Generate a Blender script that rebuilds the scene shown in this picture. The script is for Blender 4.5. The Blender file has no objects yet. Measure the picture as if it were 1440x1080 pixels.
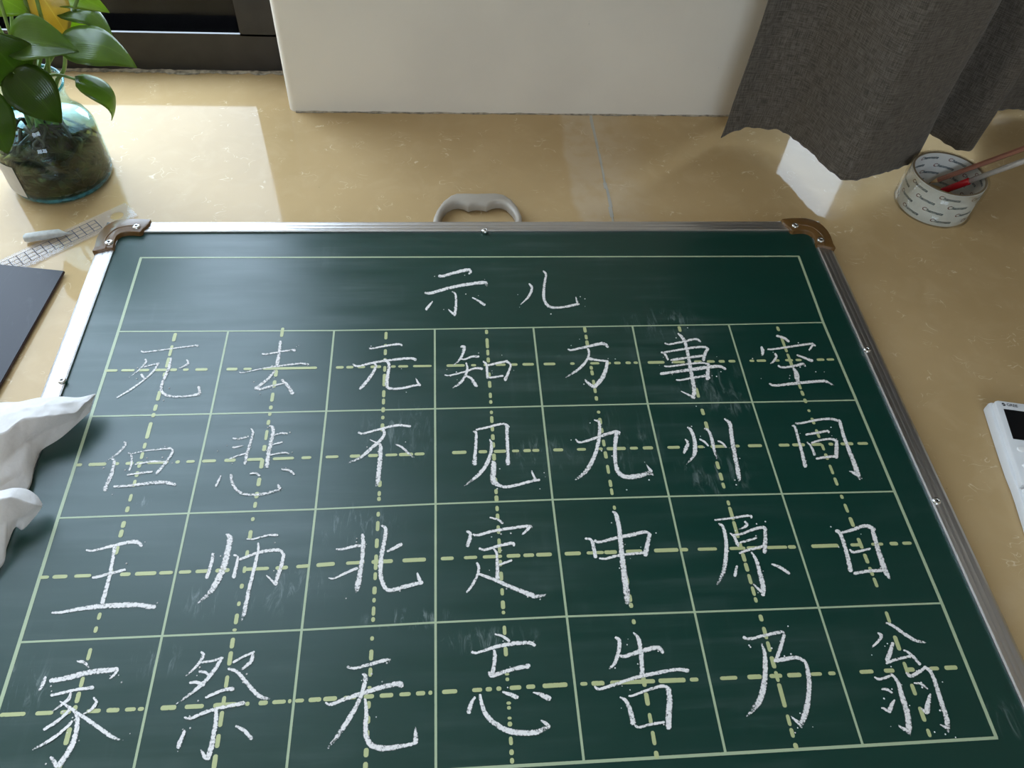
import bpy, bmesh, math, random
from mathutils import Vector, Matrix, noise as mnoise
random.seed(7)
S = bpy.context.scene
COL = S.collection

# ------------------------------------------------------------------ camera
F_PX = 1102.98
RW = Matrix(((0.99644608, -0.06523232, 0.05329122),
             (0.01839468, 0.78591097, 0.61806600),
             (-0.08220003, -0.61488917, 0.78431784)))      # world -> camera
TB = 0.02                                                  # board surface height
CAM = Vector((-0.04375, -0.60606, 0.66606 + TB))
cd = bpy.data.cameras.new('camera'); cd.sensor_fit = 'HORIZONTAL'; cd.sensor_width = 36
cd.lens = F_PX / 1440 * 36; cd.clip_start = 0.01
cam = bpy.data.objects.new('camera', cd); COL.objects.link(cam)
cam.matrix_world = Matrix.Translation(CAM) @ RW.transposed().to_4x4()
S.camera = cam

# ------------------------------------------------------------------ sky and exposure
SKY = 9.6
w = bpy.data.worlds.new('sky'); S.world = w; w.use_nodes = True
nt = w.node_tree; nt.nodes.clear()
o = nt.nodes.new('ShaderNodeOutputWorld'); bg = nt.nodes.new('ShaderNodeBackground')
tc = nt.nodes.new('ShaderNodeTexCoord'); sp = nt.nodes.new('ShaderNodeSeparateXYZ'); rp = nt.nodes.new('ShaderNodeValToRGB')
rp.color_ramp.elements[0].position = 0.0; rp.color_ramp.elements[0].color = (0.70, 0.83, 1.0, 1)
rp.color_ramp.elements[1].position = 0.8; rp.color_ramp.elements[1].color = (0.66, 0.80, 1.0, 1)
nt.links.new(tc.outputs['Generated'], sp.inputs[0]); nt.links.new(sp.outputs['Z'], rp.inputs[0])
nt.links.new(rp.outputs[0], bg.inputs[0]); bg.inputs[1].default_value = SKY
nt.links.new(bg.outputs[0], o.inputs[0])
def portal(x0, x1, y, z0, z1, rx=-math.pi / 2):
    l = bpy.data.lights.new('window_portal', 'AREA'); l.shape = 'RECTANGLE'; l.size = x1 - x0; l.size_y = z1 - z0
    l.cycles.is_portal = True
    p = bpy.data.objects.new('window_portal', l); COL.objects.link(p)
    p.location = ((x0 + x1) / 2, y, (z0 + z1) / 2); p.rotation_euler = (rx, 0, 0)
portal(-2.42, -0.345, 0.63, 0.06, 2.40)
portal(0.572, 1.90, 0.63, 0.06, 2.40)
portal(-0.55, 0.55, -2.99, 0.85, 1.95, math.pi / 2)  # for the unseen window added to fill the room with light
vs = S.view_settings
vs.view_transform = 'Standard'; vs.look = 'None'; vs.exposure = 0.0; vs.gamma = 1.0; vs.use_curve_mapping = False

# ------------------------------------------------------------------ helpers
def ray(x, y):
    return RW.transposed() @ Vector(((x - 720) / F_PX, -(y - 540) / F_PX, -1.0))
def at(x, y, z=TB):
    d = ray(x, y); return CAM + d * ((z - CAM.z) / d.z)
def atY(x, y, Y):
    d = ray(x, y); return CAM + d * ((Y - CAM.y) / d.y)
def tag(o, label=None, cat=None, group=None, kind=None):
    if label: o['label'] = label
    if cat: o['category'] = cat
    if group: o['group'] = group
    if kind: o['kind'] = kind
    return o
def empty(name, loc):
    o = bpy.data.objects.new(name, None); COL.objects.link(o); o.location = loc; o.empty_display_size = 0.02
    o['base'] = tuple(loc); return o
def wbase(p):
    b = Vector((0, 0, 0))
    while p is not None: b += p.location; p = p.parent
    return b
def obj(name, V, Fc, mat, parent=None, smooth=False, origin=None, uv=None):
    """one mesh object from world-space vertices"""
    base = wbase(parent)
    if origin is None: origin = Vector((0, 0, 0)) if parent is None else base
    me = bpy.data.meshes.new(name)
    me.from_pydata([tuple(Vector(v) - origin) for v in V], [], Fc); me.update()
    if uv:
        for k, data in uv.items():
            L = me.uv_layers.new(name=k)
            for lp in me.loops: L.data[lp.index].uv = data[lp.vertex_index]
    if smooth:
        for p in me.polygons: p.use_smooth = True
    me.materials.append(mat)
    o = bpy.data.objects.new(name, me); COL.objects.link(o)
    if parent: o.parent = parent
    o.location = origin - base
    return o
class MB:
    def __init__(s): s.V = []; s.F = []
    def add(s, V, Fc):
        k = len(s.V); s.V += [Vector(v) for v in V]; s.F += [tuple(i + k for i in f) for f in Fc]; return s
    def box(s, a, b):
        x0, y0, z0 = a; x1, y1, z1 = b
        return s.add([(x0,y0,z0),(x1,y0,z0),(x1,y1,z0),(x0,y1,z0),(x0,y0,z1),(x1,y0,z1),(x1,y1,z1),(x0,y1,z1)],
                     [(0,3,2,1),(4,5,6,7),(0,1,5,4),(1,2,6,5),(2,3,7,6),(3,0,4,7)])
    def prism(s, pts, z0, z1, bev=0.0):
        """outline in xy extruded z0..z1 with a chamfered top"""
        n = len(pts); P = [Vector((p[0], p[1])) for p in pts]
        area = sum(P[i].x * P[(i+1)%n].y - P[(i+1)%n].x * P[i].y for i in range(n))
        if area < 0: P.reverse()
        V = [(p.x, p.y, z0) for p in P]
        rings = [(0.0, z1)] if bev <= 0 else [(0.0, z1 - bev), (bev * 0.3, z1 - bev * 0.3), (bev, z1)]
        for ins, z in rings:
            for i in range(n):
                a, b, c = P[i-1], P[i], P[(i+1)%n]
                t = ((b - a).normalized() + (c - b).normalized())
                t = t.normalized() if t.length > 1e-9 else (c - b).normalized()
                nn = Vector((-t.y, t.x)); q = b + nn * ins
                V.append((q.x, q.y, z))
        Fc = [tuple(reversed(range(n)))]
        for r in range(len(rings)):
            for i in range(n):
                j = (i + 1) % n; Fc.append((r*n+i, r*n+j, (r+1)*n+j, (r+1)*n+i))
        k = len(rings) * n; Fc.append(tuple(range(k, k + n)))
        return s.add(V, Fc)
    def lathe(s, prof, c, n=48, close=False):
        V = []; Fc = []; m = len(prof)
        for i in range(n):
            a = 2 * math.pi * i / n
            for r, z in prof: V.append((c[0] + r * math.cos(a), c[1] + r * math.sin(a), c[2] + z))
        for i in range(n):
            j = (i + 1) % n
            for k in range(m if close else m - 1):
                l = (k + 1) % m
                Fc.append((i*m+k, j*m+k, j*m+l, i*m+l))
        return s.add(V, Fc)
    def tube(s, pts, r, n=8):
        pts = [Vector(p) for p in pts]; R = r if isinstance(r, (list, tuple)) else [r] * len(pts)
        V = []; Fc = []; up = Vector((0.31, 0.17, 0.93))
        for i, p in enumerate(pts):
            d = (pts[min(i+1, len(pts)-1)] - pts[max(i-1, 0)]).normalized()
            a = d.cross(up).normalized(); b = d.cross(a)
            for k in range(n):
                t = 2 * math.pi * k / n; V.append(p + (a * math.cos(t) + b * math.sin(t)) * R[i])
        for i in range(len(pts) - 1):
            for k in range(n):
                l = (k + 1) % n; Fc.append((i*n+k, i*n+l, (i+1)*n+l, (i+1)*n+k))
        Fc.append(tuple(reversed(range(n)))); Fc.append(tuple(range((len(pts)-1)*n, len(pts)*n)))
        return s.add(V, Fc)
    def build(s, name, mat, parent=None, smooth=False, origin=None):
        return obj(name, s.V, s.F, mat, parent, smooth, origin)
def autosmooth(o, ang=35):
    me = o.data
    for p in me.polygons: p.use_smooth = True
    me.set_sharp_from_angle(angle=math.radians(ang)); return o
def catmull(P, sub=5):
    out = []
    n = len(P)
    if n == 2:
        return [tuple(P[0][k] + (P[1][k] - P[0][k]) * t / sub for k in range(len(P[0]))) for t in range(sub + 1)]
    for i in range(n - 1):
        p0, p1, p2, p3 = P[max(i-1, 0)], P[i], P[i+1], P[min(i+2, n-1)]
        for s_ in range(sub):
            t = s_ / sub
            out.append(tuple(0.5 * ((2*p1[k]) + (-p0[k]+p2[k])*t + (2*p0[k]-5*p1[k]+4*p2[k]-p3[k])*t*t + (-p0[k]+3*p1[k]-3*p2[k]+p3[k])*t**3) for k in range(len(p1))))
    out.append(tuple(P[-1])); return out

# ------------------------------------------------------------------ materials
class N:
    def __init__(s, name):
        s.m = bpy.data.materials.new(name); s.m.use_nodes = True; s.t = s.m.node_tree; s.t.nodes.clear()
        s.out = s.new('ShaderNodeOutputMaterial')
    def new(s, k, **kw):
        n = s.t.nodes.new(k)
        for a, b in kw.items(): setattr(n, a, b)
        return n
    def set(s, n, **kw):
        for k, v in kw.items(): s.link(v, n.inputs[k.replace('_', ' ')])
        return n
    def link(s, v, inp):
        if isinstance(v, bpy.types.NodeSocket): s.t.links.new(v, inp)
        elif isinstance(v, tuple) and len(v) == 3 and inp.type == 'RGBA': inp.default_value = (*v, 1)
        else: inp.default_value = v
    def coord(s, kind='Object'): return s.new('ShaderNodeTexCoord').outputs[kind]
    def mapping(s, v, scale=(1,1,1), loc=(0,0,0), rot=(0,0,0)):
        n = s.new('ShaderNodeMapping'); s.link(v, n.inputs['Vector'])
        n.inputs['Scale'].default_value = scale; n.inputs['Location'].default_value = loc; n.inputs['Rotation'].default_value = rot
        return n.outputs[0]
    def noise(s, v, scale, detail=3, rough=0.5, dist=0.0):
        n = s.new('ShaderNodeTexNoise'); s.link(v, n.inputs['Vector']); n.inputs['Scale'].default_value = scale
        n.inputs['Detail'].default_value = detail; n.inputs['Roughness'].default_value = rough; n.inputs['Distortion'].default_value = dist
        return n.outputs['Fac']
    def ramp(s, v, a, b, lo=0.0, hi=1.0, smooth=True):
        n = s.new('ShaderNodeMapRange', interpolation_type='SMOOTHSTEP' if smooth else 'LINEAR')
        s.link(v, n.inputs['Value']); n.inputs['From Min'].default_value = a; n.inputs['From Max'].default_value = b
        n.inputs['To Min'].default_value = lo; n.inputs['To Max'].default_value = hi; return n.outputs['Result']
    def math(s, op, a, b=0.0, c=None):
        n = s.new('ShaderNodeMath', operation=op); s.link(a, n.inputs[0]); s.link(b, n.inputs[1])
        if c is not None: s.link(c, n.inputs[2])
        return n.outputs[0]
    def mix(s, f, a, b, blend='MIX'):
        n = s.new('ShaderNodeMix', data_type='RGBA', blend_type=blend)
        s.link(f, n.inputs['Factor']); s.link(a, n.inputs[6]); s.link(b, n.inputs[7]); return n.outputs[2]
    def bump(s, h, strength=0.3, dist=0.001):
        n = s.new('ShaderNodeBump'); s.link(h, n.inputs['Height']); n.inputs['Strength'].default_value = strength
        n.inputs['Distance'].default_value = dist; return n.outputs[0]
    def pbsdf(s, **kw):
        n = s.new('ShaderNodeBsdfPrincipled'); s.set(n, **kw); return n.outputs[0]
    def shmix(s, f, a, b):
        n = s.new('ShaderNodeMixShader'); s.link(f, n.inputs[0]); s.t.links.new(a, n.inputs[1]); s.t.links.new(b, n.inputs[2]); return n.outputs[0]
    def done(s, sh): s.t.links.new(sh, s.out.inputs['Surface']); return s.m
def plain(name, col, rough=0.5, metal=0.0, var=0.06, scale=40, **kw):
    n = N(name); c = n.coord()
    f = n.noise(c, scale, 4)
    k = n.mix(n.ramp(f, 0.3, 0.7), tuple(x * (1 - var) for x in col), tuple(min(1, x * (1 + var)) for x in col))
    return n.done(n.pbsdf(Base_Color=k, Roughness=rough, Metallic=metal, **kw))

def mat_marble():
    n = N('polished_beige_marble'); c = n.coord()
    big = n.noise(c, 3.5, 4, 0.55); mid = n.noise(c, 22, 5, 0.6, 0.6)
    col = n.mix(n.ramp(big, 0.3, 0.7), (0.440, 0.305, 0.148), (0.515, 0.365, 0.188))
    col = n.mix(n.ramp(mid, 0.45, 0.8, 0, 0.35), col, (0.57, 0.425, 0.245))
    # short pale worm-like flecks
    f1 = n.noise(n.mapping(c, (1, 1.5, 1), rot=(0, 0, 0.5)), 38, 1, 0.4, 1.4)
    ridge = n.math('ABSOLUTE', n.math('SUBTRACT', f1, 0.52))
    gate = n.ramp(n.noise(c, 34, 2), 0.56, 0.64)
    fleck = n.math('MULTIPLY', n.ramp(ridge, 0.0, 0.017, 1, 0), gate)
    col = n.mix(n.math('MULTIPLY', fleck, 0.55), col, (0.80, 0.68, 0.48))
    # pale cement smear that lies along the slab joint
    sx = n.new('ShaderNodeSeparateXYZ'); n.link(c, sx.inputs[0])
    xw = n.math('ADD', sx.outputs['X'], n.math('MULTIPLY', n.math('SUBTRACT', n.noise(c, 9, 4), 0.5), 0.05))
    band = n.math('MULTIPLY', n.ramp(xw, 0.132, 0.143), n.ramp(xw, 0.19, 0.26, 1, 0))
    col = n.mix(n.math('MULTIPLY', band, n.ramp(n.noise(c, 40, 4), 0.25, 0.6, 0.25, 0.6)), col, (0.56, 0.445, 0.31))
    # tiny dark grit
    grit = n.ramp(n.noise(c, 210, 1), 0.80, 0.84)
    col = n.mix(n.math('MULTIPLY', grit, 0.6), col, (0.10, 0.08, 0.06))
    r = n.ramp(n.noise(c, 60, 3), 0.3, 0.8, 0.045, 0.10)
    return n.done(n.pbsdf(Base_Color=col, Roughness=r, IOR=1.28))
def mat_board():
    n = N('green_chalkboard_enamel'); c = n.coord()
    col = (0.0012, 0.0300, 0.0210)
    # wiped chalk dust: streaks along the wiping direction plus cloudy patches
    st = n.noise(n.mapping(c, (5, 60, 1), rot=(0, 0, 0.22)), 1.0, 4, 0.6)
    st2 = n.noise(n.mapping(c, (60, 7, 1), rot=(0, 0, -0.25)), 1.0, 4, 0.6)
    cl = n.noise(c, 7, 4, 0.6)
    sx = n.new('ShaderNodeSeparateXYZ'); n.link(c, sx.inputs[0])
    f = n.math('MULTIPLY', n.ramp(st, 0.42, 0.78), n.ramp(cl, 0.35, 0.7))
    f = n.math('ADD', f, n.math('MULTIPLY', n.ramp(st2, 0.5, 0.8), n.ramp(cl, 0.5, 0.75)))
    f = n.math('MULTIPLY', f, n.ramp(sx.outputs['X'], 0.22, 0.36, 1.0, 0.25))
    f = n.math('MULTIPLY', f, 0.045)
    k = n.mix(f, col, (0.62, 0.68, 0.66))
    # stray chalk rubbings round a few characters
    fine = n.ramp(n.noise(n.mapping(c, (110, 26, 1), rot=(0, 0, 0.6)), 1.0, 5, 0.7, 1.4), 0.50, 0.80)
    tot = None
    for (px, py, rx, ry, s_) in RUBS:
        p = at(px, py); e = n.mapping(c, (1 / rx, 1 / ry, 0), loc=(-p.x / rx, -p.y / ry, 0))
        ln = n.new('ShaderNodeVectorMath', operation='LENGTH'); n.link(e, ln.inputs[0])
        g = n.ramp(ln.outputs['Value'], 0.25, 1.0, s_ * 0.55, 0)
        tot = g if tot is None else n.math('MAXIMUM', tot, g)
    k = n.mix(n.math('MULTIPLY', tot, fine), k, (0.60, 0.66, 0.64))
    r = n.ramp(n.noise(n.mapping(c, (6, 50, 1)), 1.0, 3), 0.3, 0.7, 0.30, 0.38)
    return n.done(n.pbsdf(Base_Color=k, Roughness=r, IOR=1.50))
RUBS = [(930, 455, 0.06, 0.03, 0.5), (1000, 540, 0.06, 0.045, 0.35), (1005, 665, 0.05, 0.035, 0.6), (560, 610, 0.055, 0.05, 0.35),
        (870, 620, 0.06, 0.055, 0.3), (575, 870, 0.05, 0.012, 0.8), (505, 740, 0.05, 0.03, 0.5), (690, 900, 0.06, 0.015, 0.6),
        (400, 830, 0.06, 0.03, 0.35), (30, 970, 0.03, 0.03, 0.6), (215, 930, 0.03, 0.02, 0.6), (200, 705, 0.015, 0.008, 0.9),
        (760, 640, 0.05, 0.03, 0.35), (1030, 570, 0.04, 0.02, 0.4), (285, 845, 0.02, 0.02, 0.6), (1420, 1010, 0.03, 0.02, 0.3)]
def mat_chalk(name, col, solid, gloss=None):
    n = N(name); c = n.coord()
    uvn = n.new('ShaderNodeUVMap', uv_map='stroke'); sx = n.new('ShaderNodeSeparateXYZ'); n.link(uvn.outputs[0], sx.inputs[0])
    e = n.math('ABSOLUTE', sx.outputs['X'])
    e4 = n.math('POWER', e, 4.0)
    dens = n.math('SUBTRACT', n.math('SUBTRACT', solid, n.math('MULTIPLY', e4, 0.36)), n.math('MULTIPLY', sx.outputs['Y'], 0.45))
    g = n.noise(c, 560, 3, 0.7)
    a = n.math('MULTIPLY', n.math('SUBTRACT', dens, g), 5.0)
    a = n.math('MINIMUM', n.math('MAXIMUM', a, 0.0), 1.0)
    return n.done(n.shmix(a, n.new('ShaderNodeBsdfTransparent').outputs[0], n.pbsdf(Base_Color=col, Roughness=gloss or 0.95, Specular_IOR_Level=0.35 if gloss else 0.1)))
def mat_alu():
    n = N('brushed_aluminium'); c = n.coord()
    g = n.noise(n.mapping(c, (2, 2, 500)), 1.0, 3)
    h = n.noise(c, 300, 2)
    col = n.mix(n.ramp(g, 0.3, 0.7), (0.50, 0.49, 0.49), (0.66, 0.64, 0.63))
    return n.done(n.pbsdf(Base_Color=col, Metallic=1.0, Roughness=n.ramp(h, 0.3, 0.7, 0.30, 0.40)))
def thin_glass(name, tint, gloss=1.0, rough=0.0, body=None, bodyf=0.0):
    n = N(name)
    t = n.new('ShaderNodeBsdfTransparent'); n.link(tint, t.inputs[0])
    g = n.new('ShaderNodeBsdfGlossy'); g.inputs['Roughness'].default_value = rough; n.link((1.0, 1.0, 1.0), g.inputs[0])
    fr = n.new('ShaderNodeFresnel'); geo = n.new('ShaderNodeNewGeometry')
    n.link(n.ramp(geo.outputs['Backfacing'], 0, 1, 1.5, 1 / 1.5, False), fr.inputs[0])      # same reflectance on both faces of a thin wall
    a = t.outputs[0]
    if body:
        d = n.new('ShaderNodeBsdfDiffuse'); c = n.coord(); k = n.mix(n.ramp(n.noise(c, 65, 4, 0.6), 0.46, 0.60), body[0], body[1]); n.link(k, d.inputs[0])
        a = n.shmix(bodyf, a, d.outputs[0])
    return n.done(n.shmix(n.math('MULTIPLY', fr.outputs[0], gloss), a, g.outputs[0]))
def mat_leaf(name, a, b, tr):
    n = N(name); c = n.coord()
    k = n.mix(n.ramp(n.noise(c, 30, 3), 0.35, 0.7), a, b)
    uvn = n.new('ShaderNodeUVMap', uv_map='leaf'); sx = n.new('ShaderNodeSeparateXYZ'); n.link(uvn.outputs[0], sx.inputs[0])
    rib = n.ramp(n.math('ABSOLUTE', sx.outputs['X']), 0.0, 0.05, 0.5, 0.0)
    k = n.mix(rib, k, tuple(min(1, x * 1.9) for x in b))
    v = n.new('ShaderNodeTexWave'); v.inputs['Scale'].default_value = 3.2; v.inputs['Distortion'].default_value = 1.0
    n.link(n.mapping(uvn.outputs[0], (1.0, 2.0, 1)), v.inputs['Vector'])
    p = n.pbsdf(Base_Color=k, Roughness=0.22, IOR=1.5, Normal=n.bump(v.outputs['Fac'], 0.12, 0.001))
    t = n.new('ShaderNodeBsdfTranslucent'); n.link(tr, t.inputs[0])
    return n.done(n.shmix(0.42, p, t.outputs[0]))
def mat_curtain():
    n = N('grey_linen_curtain'); c = n.coord('UV')
    a = n.noise(n.mapping(c, (900, 60, 1)), 1.0, 2); b = n.noise(n.mapping(c, (60, 900, 1)), 1.0, 2)
    wv = n.math('ADD', a, b)
    slub = n.ramp(n.noise(n.mapping(c, (700, 22, 1)), 1.0, 2), 0.68, 0.75)
    k = n.mix(n.ramp(wv, 0.75, 1.25), (0.066, 0.056, 0.045), (0.150, 0.130, 0.107))
    k = n.mix(n.math('MULTIPLY', slub, 0.35), k, (0.32, 0.28, 0.24))
    p = n.pbsdf(Base_Color=k, Roughness=0.9, Specular_IOR_Level=0.15, Sheen_Weight=0.15, Normal=n.bump(wv, 0.5, 0.0006))
    t = n.new('ShaderNodeBsdfTranslucent'); n.link((0.09, 0.075, 0.06), t.inputs[0])
    return n.done(n.shmix(0.05, p, t.outputs[0]))
def mat_plaster():
    n = N('white_wall_paint'); c = n.coord()
    k = n.mix(n.ramp(n.noise(c, 6, 4), 0.3, 0.7), (0.70, 0.635, 0.54), (0.76, 0.69, 0.585))
    k = n.mix(n.ramp(n.noise(n.mapping(c, (1, 1, 0.5)), 130, 2), 0.78, 0.82, 0, 0.5), k, (0.25, 0.24, 0.21))
    return n.done(n.pbsdf(Base_Color=k, Roughness=0.6, Normal=n.bump(n.noise(c, 70, 4), 0.15, 0.001)))
def mat_tissue():
    n = N('white_wipe_cloth'); c = n.coord()
    f = n.noise(c, 400, 3)
    p = n.pbsdf(Base_Color=n.mix(n.ramp(f, 0.3, 0.7), (0.82, 0.79, 0.76), (0.87, 0.84, 0.81)), Roughness=0.9, Specular_IOR_Level=0.1,
                Normal=n.bump(n.noise(n.mapping(c, (1, 0.4, 1), rot=(0, 0, 0.5)), 70, 4, 0.5, 0.8), 0.5, 0.003))
    t = n.new('ShaderNodeBsdfTranslucent'); n.link((0.78, 0.75, 0.73), t.inputs[0])
    return n.done(n.shmix(0.48, p, t.outputs[0]))
def mat_sheet():
    n = N('dark_slate_sheet'); c = n.coord()
    sc = n.ramp(n.noise(n.mapping(c, (40, 9, 1), rot=(0, 0, 0.9)), 1.0, 5, 0.7, 1.5), 0.55, 0.78)
    k = n.mix(n.math('MULTIPLY', sc, 0.5), (0.020, 0.019, 0.024), (0.075, 0.073, 0.085))
    return n.done(n.pbsdf(Base_Color=k, Roughness=0.42, IOR=1.3))
M = dict(
    marble=mat_marble(), board=mat_board(), alu=mat_alu(),
    chalk=mat_chalk('white_chalk', (0.74, 0.70, 0.67), 0.735), paint=mat_chalk('pale_green_line_paint', (0.35, 0.41, 0.26), 1.05, 0.38),
    dash=mat_chalk('yellow_green_dash_paint', (0.42, 0.44, 0.215), 1.02, 0.38),
    plaster=mat_plaster(), room=plain('room_wall_paint', (0.56, 0.49, 0.40), 0.8), ceil=plain('ceiling_paint', (0.42, 0.375, 0.315), 0.85),
    bed=plain('grey_tile_cement', (0.42, 0.40, 0.35), 0.85), caulk=plain('dirty_white_caulk', (0.30, 0.25, 0.185), 0.8, var=0.45, scale=120),
    winframe=plain('dark_bronze_window_frame', (0.020, 0.017, 0.015), 0.38, var=0.2), black=plain('black_ledge_paint', (0.0025, 0.0025, 0.003), 0.9, Specular_IOR_Level=0.0),
    pane=thin_glass('window_pane_glass', (0.97, 0.985, 0.98), 0.3),
    curtain=mat_curtain(), tissue=mat_tissue(), sheet=mat_sheet(), sheet_edge=plain('maroon_sheet_edge', (0.030, 0.010, 0.013), 0.5),
    cap=plain('tan_brown_plastic', (0.135, 0.066, 0.018), 0.30, var=0.1), steel=plain('rivet_steel', (0.75, 0.74, 0.72), 0.22, 1.0),
    hole=plain('rivet_hole_black', (0.01, 0.01, 0.01), 0.7), grey=plain('grey_handle_plastic', (0.37, 0.325, 0.27), 0.38, var=0.03),
    jar=thin_glass('aqua_jar_glass', (0.70, 0.91, 0.93), 1.0), jarbase=thin_glass('thick_teal_glass', (0.10, 0.42, 0.48), 1.0, 0.05, ((0.03, 0.22, 0.26), (0.10, 0.42, 0.46)), 0.45),
    water=thin_glass('murky_water', (0.70, 0.64, 0.36), 0.4, 0.0, ((0.006, 0.005, 0.003), (0.20, 0.17, 0.05)), 0.24),
    root=plain('dark_brown_root', (0.060, 0.040, 0.018), 0.6, var=0.5), label=plain('white_paper_label', (0.55, 0.52, 0.46), 0.7),
    stem=plain('pale_green_stem', (0.20, 0.30, 0.07), 0.4, var=0.25),
    leaf=mat_leaf('green_pothos_leaf', (0.065, 0.115, 0.024), (0.11, 0.175, 0.036), (0.36, 0.52, 0.03)),
    lime=mat_leaf('lime_pothos_leaf', (0.15, 0.225, 0.02), (0.22, 0.31, 0.035), (0.42, 0.60, 0.05)),
    darkleaf=mat_leaf('deep_green_pothos_leaf', (0.030, 0.058, 0.005), (0.050, 0.088, 0.010), (0.15, 0.25, 0.012)),
    yellow=mat_leaf('yellow_pothos_leaf', (0.60, 0.44, 0.08), (0.70, 0.54, 0.13), (0.72, 0.54, 0.12)),
    ruler=thin_glass('clear_ruler_plastic', (0.98, 0.98, 0.99), 0.25, 0.05, ((0.72, 0.70, 0.70), (0.80, 0.78, 0.78)), 0.14),
    ink=plain('black_ruler_ink', (0.03, 0.03, 0.04), 0.6), chalkstick=plain('grey_white_chalk_stick', (0.50, 0.50, 0.47), 0.9, var=0.1, scale=200),
    core=plain('white_paper_core', (0.62, 0.62, 0.59), 0.75, var=0.03), cardboard=plain('brown_core_edge', (0.20, 0.15, 0.09), 0.8),
    film=thin_glass('clear_tape_film', (0.96, 0.965, 0.95), 0.55, 0.03), inkblue=plain('dark_teal_print', (0.012, 0.05, 0.07), 0.6), inkred=plain('red_print', (0.16, 0.035, 0.03), 0.6),
    red=plain('red_pen_plastic', (0.42, 0.008, 0.015), 0.25), clear=thin_glass('clear_pen_barrel', (0.80, 0.80, 0.78), 1.0, 0.05, ((0.62, 0.58, 0.54), (0.7, 0.66, 0.62)), 0.5),
    pencil=plain('brown_pencil_lacquer', (0.30, 0.13, 0.085), 0.35), lead=plain('pencil_lead', (0.03, 0.03, 0.03), 0.4), wood=plain('pencil_wood', (0.55, 0.36, 0.18), 0.7),
    white=plain('white_remote_plastic', (0.72, 0.73, 0.74), 0.35, var=0.02), screen=plain('black_remote_screen', (0.006, 0.006, 0.007), 0.12),
    printk=plain('dark_remote_print', (0.03, 0.03, 0.035), 0.5), button=plain('white_rubber_button', (0.80, 0.80, 0.79), 0.5, var=0.02),
)

# ------------------------------------------------------------------ setting
WZ = 2.42                       # head of the window glass
WY = 0.565                      # inner face of the window frames
PX0, PX1, PY = -0.272, 0.440, 0.457   # masonry pier between the two windows
XL, XR, YB, ZT = -2.50, 1.95, -2.9, 2.50
fl = MB().box((XL, YB, -0.06), (XR, 0.622, -0.004)).build('floor', M['bed'])
tag(fl, 'polished beige marble floor of the window bay under the chalkboard', 'floor', kind='structure')
JX = 0.1835
for x0, x1 in ((XL, JX - 0.0008), (JX + 0.0008, XR)):
    o = MB().box((x0, YB, -0.02), (x1, 0.62, 0.0)).build('stone_slab', M['marble'], fl)
# ragged filler in the joint
mb = MB(); yy = 0.15
while yy < 0.455:
    h = 0.012 + random.random() * 0.02; a = 0.0012 + random.random() * 0.0016; dx = (random.random() - 0.5) * 0.002
    x = JX + 0.004 * math.sin(yy * 21) * (yy - 0.2)
    mb.box((x - a + dx, yy, -0.003), (x + a + dx, yy + h, 0.0004)); yy += h
mb.build('joint_filler', M['bed'], fl)
def pier():
    r = 0.012; pts = []
    for k in range(7):
        a = math.pi + k / 6 * math.pi / 2
        pts.append((PX0 + r + r * math.cos(a), PY + r + r * math.sin(a)))
    for k in range(7):
        a = -math.pi / 2 + k / 6 * math.pi / 2
        pts.append((PX1 - r + r * math.cos(a), PY + r + r * math.sin(a)))
    pts += [(PX1, 0.78), (PX0, 0.78)]
    return autosmooth(MB().prism(pts, 0.0, ZT).build('wall_back', M['plaster']), 40)
tag(pier(), 'white painted wall pier between the dark window and the curtain', 'wall', kind='structure')
tag(MB().box((XL - 0.1, YB, -0.02), (XL, 0.80, ZT)).build('wall_left', M['room']), 'plain wall on the dark window side', 'wall', kind='structure')
tag(MB().box((XR, YB, -0.02), (XR + 0.1, 0.80, ZT)).build('wall_right', M['room']), 'plain wall on the curtain side', 'wall', kind='structure')
OX0, OX1, OZ0, OZ1 = -0.62, 0.62, 0.80, 2.0                         # unseen opening added behind the camera to brighten the room side
wf = MB()
for a, b, c, d in ((XL - 0.1, OX0, -0.02, ZT), (OX1, XR + 0.1, -0.02, ZT), (OX0, OX1, -0.02, OZ0), (OX0, OX1, OZ1, ZT)): wf.box((a, YB - 0.1, c), (b, YB, d))
tag(wf.build('wall_front', M['room']), 'plain wall across the room with an added fill light opening', 'wall', kind='structure')
w3 = empty('fill_window', (0, YB, OZ0)); tag(w3, 'unseen window added across the room as fill light', 'window', kind='structure')
for a, b, c, d in ((OX0, OX0 + 0.05, OZ0, OZ1), (OX1 - 0.05, OX1, OZ0, OZ1), (-0.03, 0.03, OZ0, OZ1)): MB().box((a, YB - 0.08, c), (b, YB - 0.02, d)).build('stile', M['winframe'], w3)
for c, d in ((OZ0, OZ0 + 0.05), (OZ1 - 0.05, OZ1)): MB().box((OX0 + 0.05, YB - 0.08, c), (OX1 - 0.05, YB - 0.02, d)).build('rail', M['winframe'], w3)
for a, b in ((OX0 + 0.045, -0.025), (0.025, OX1 - 0.045)): MB().box((a, YB - 0.052, OZ0 + 0.045), (b, YB - 0.047, OZ1 - 0.045)).build('pane', M['pane'], w3)
tag(MB().box((XL - 0.1, YB - 0.1, ZT), (XR + 0.1, 0.85, ZT + 0.1)).build('ceiling', M['ceil']), 'plain ceiling over the window bay', 'ceiling', kind='structure')
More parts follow.
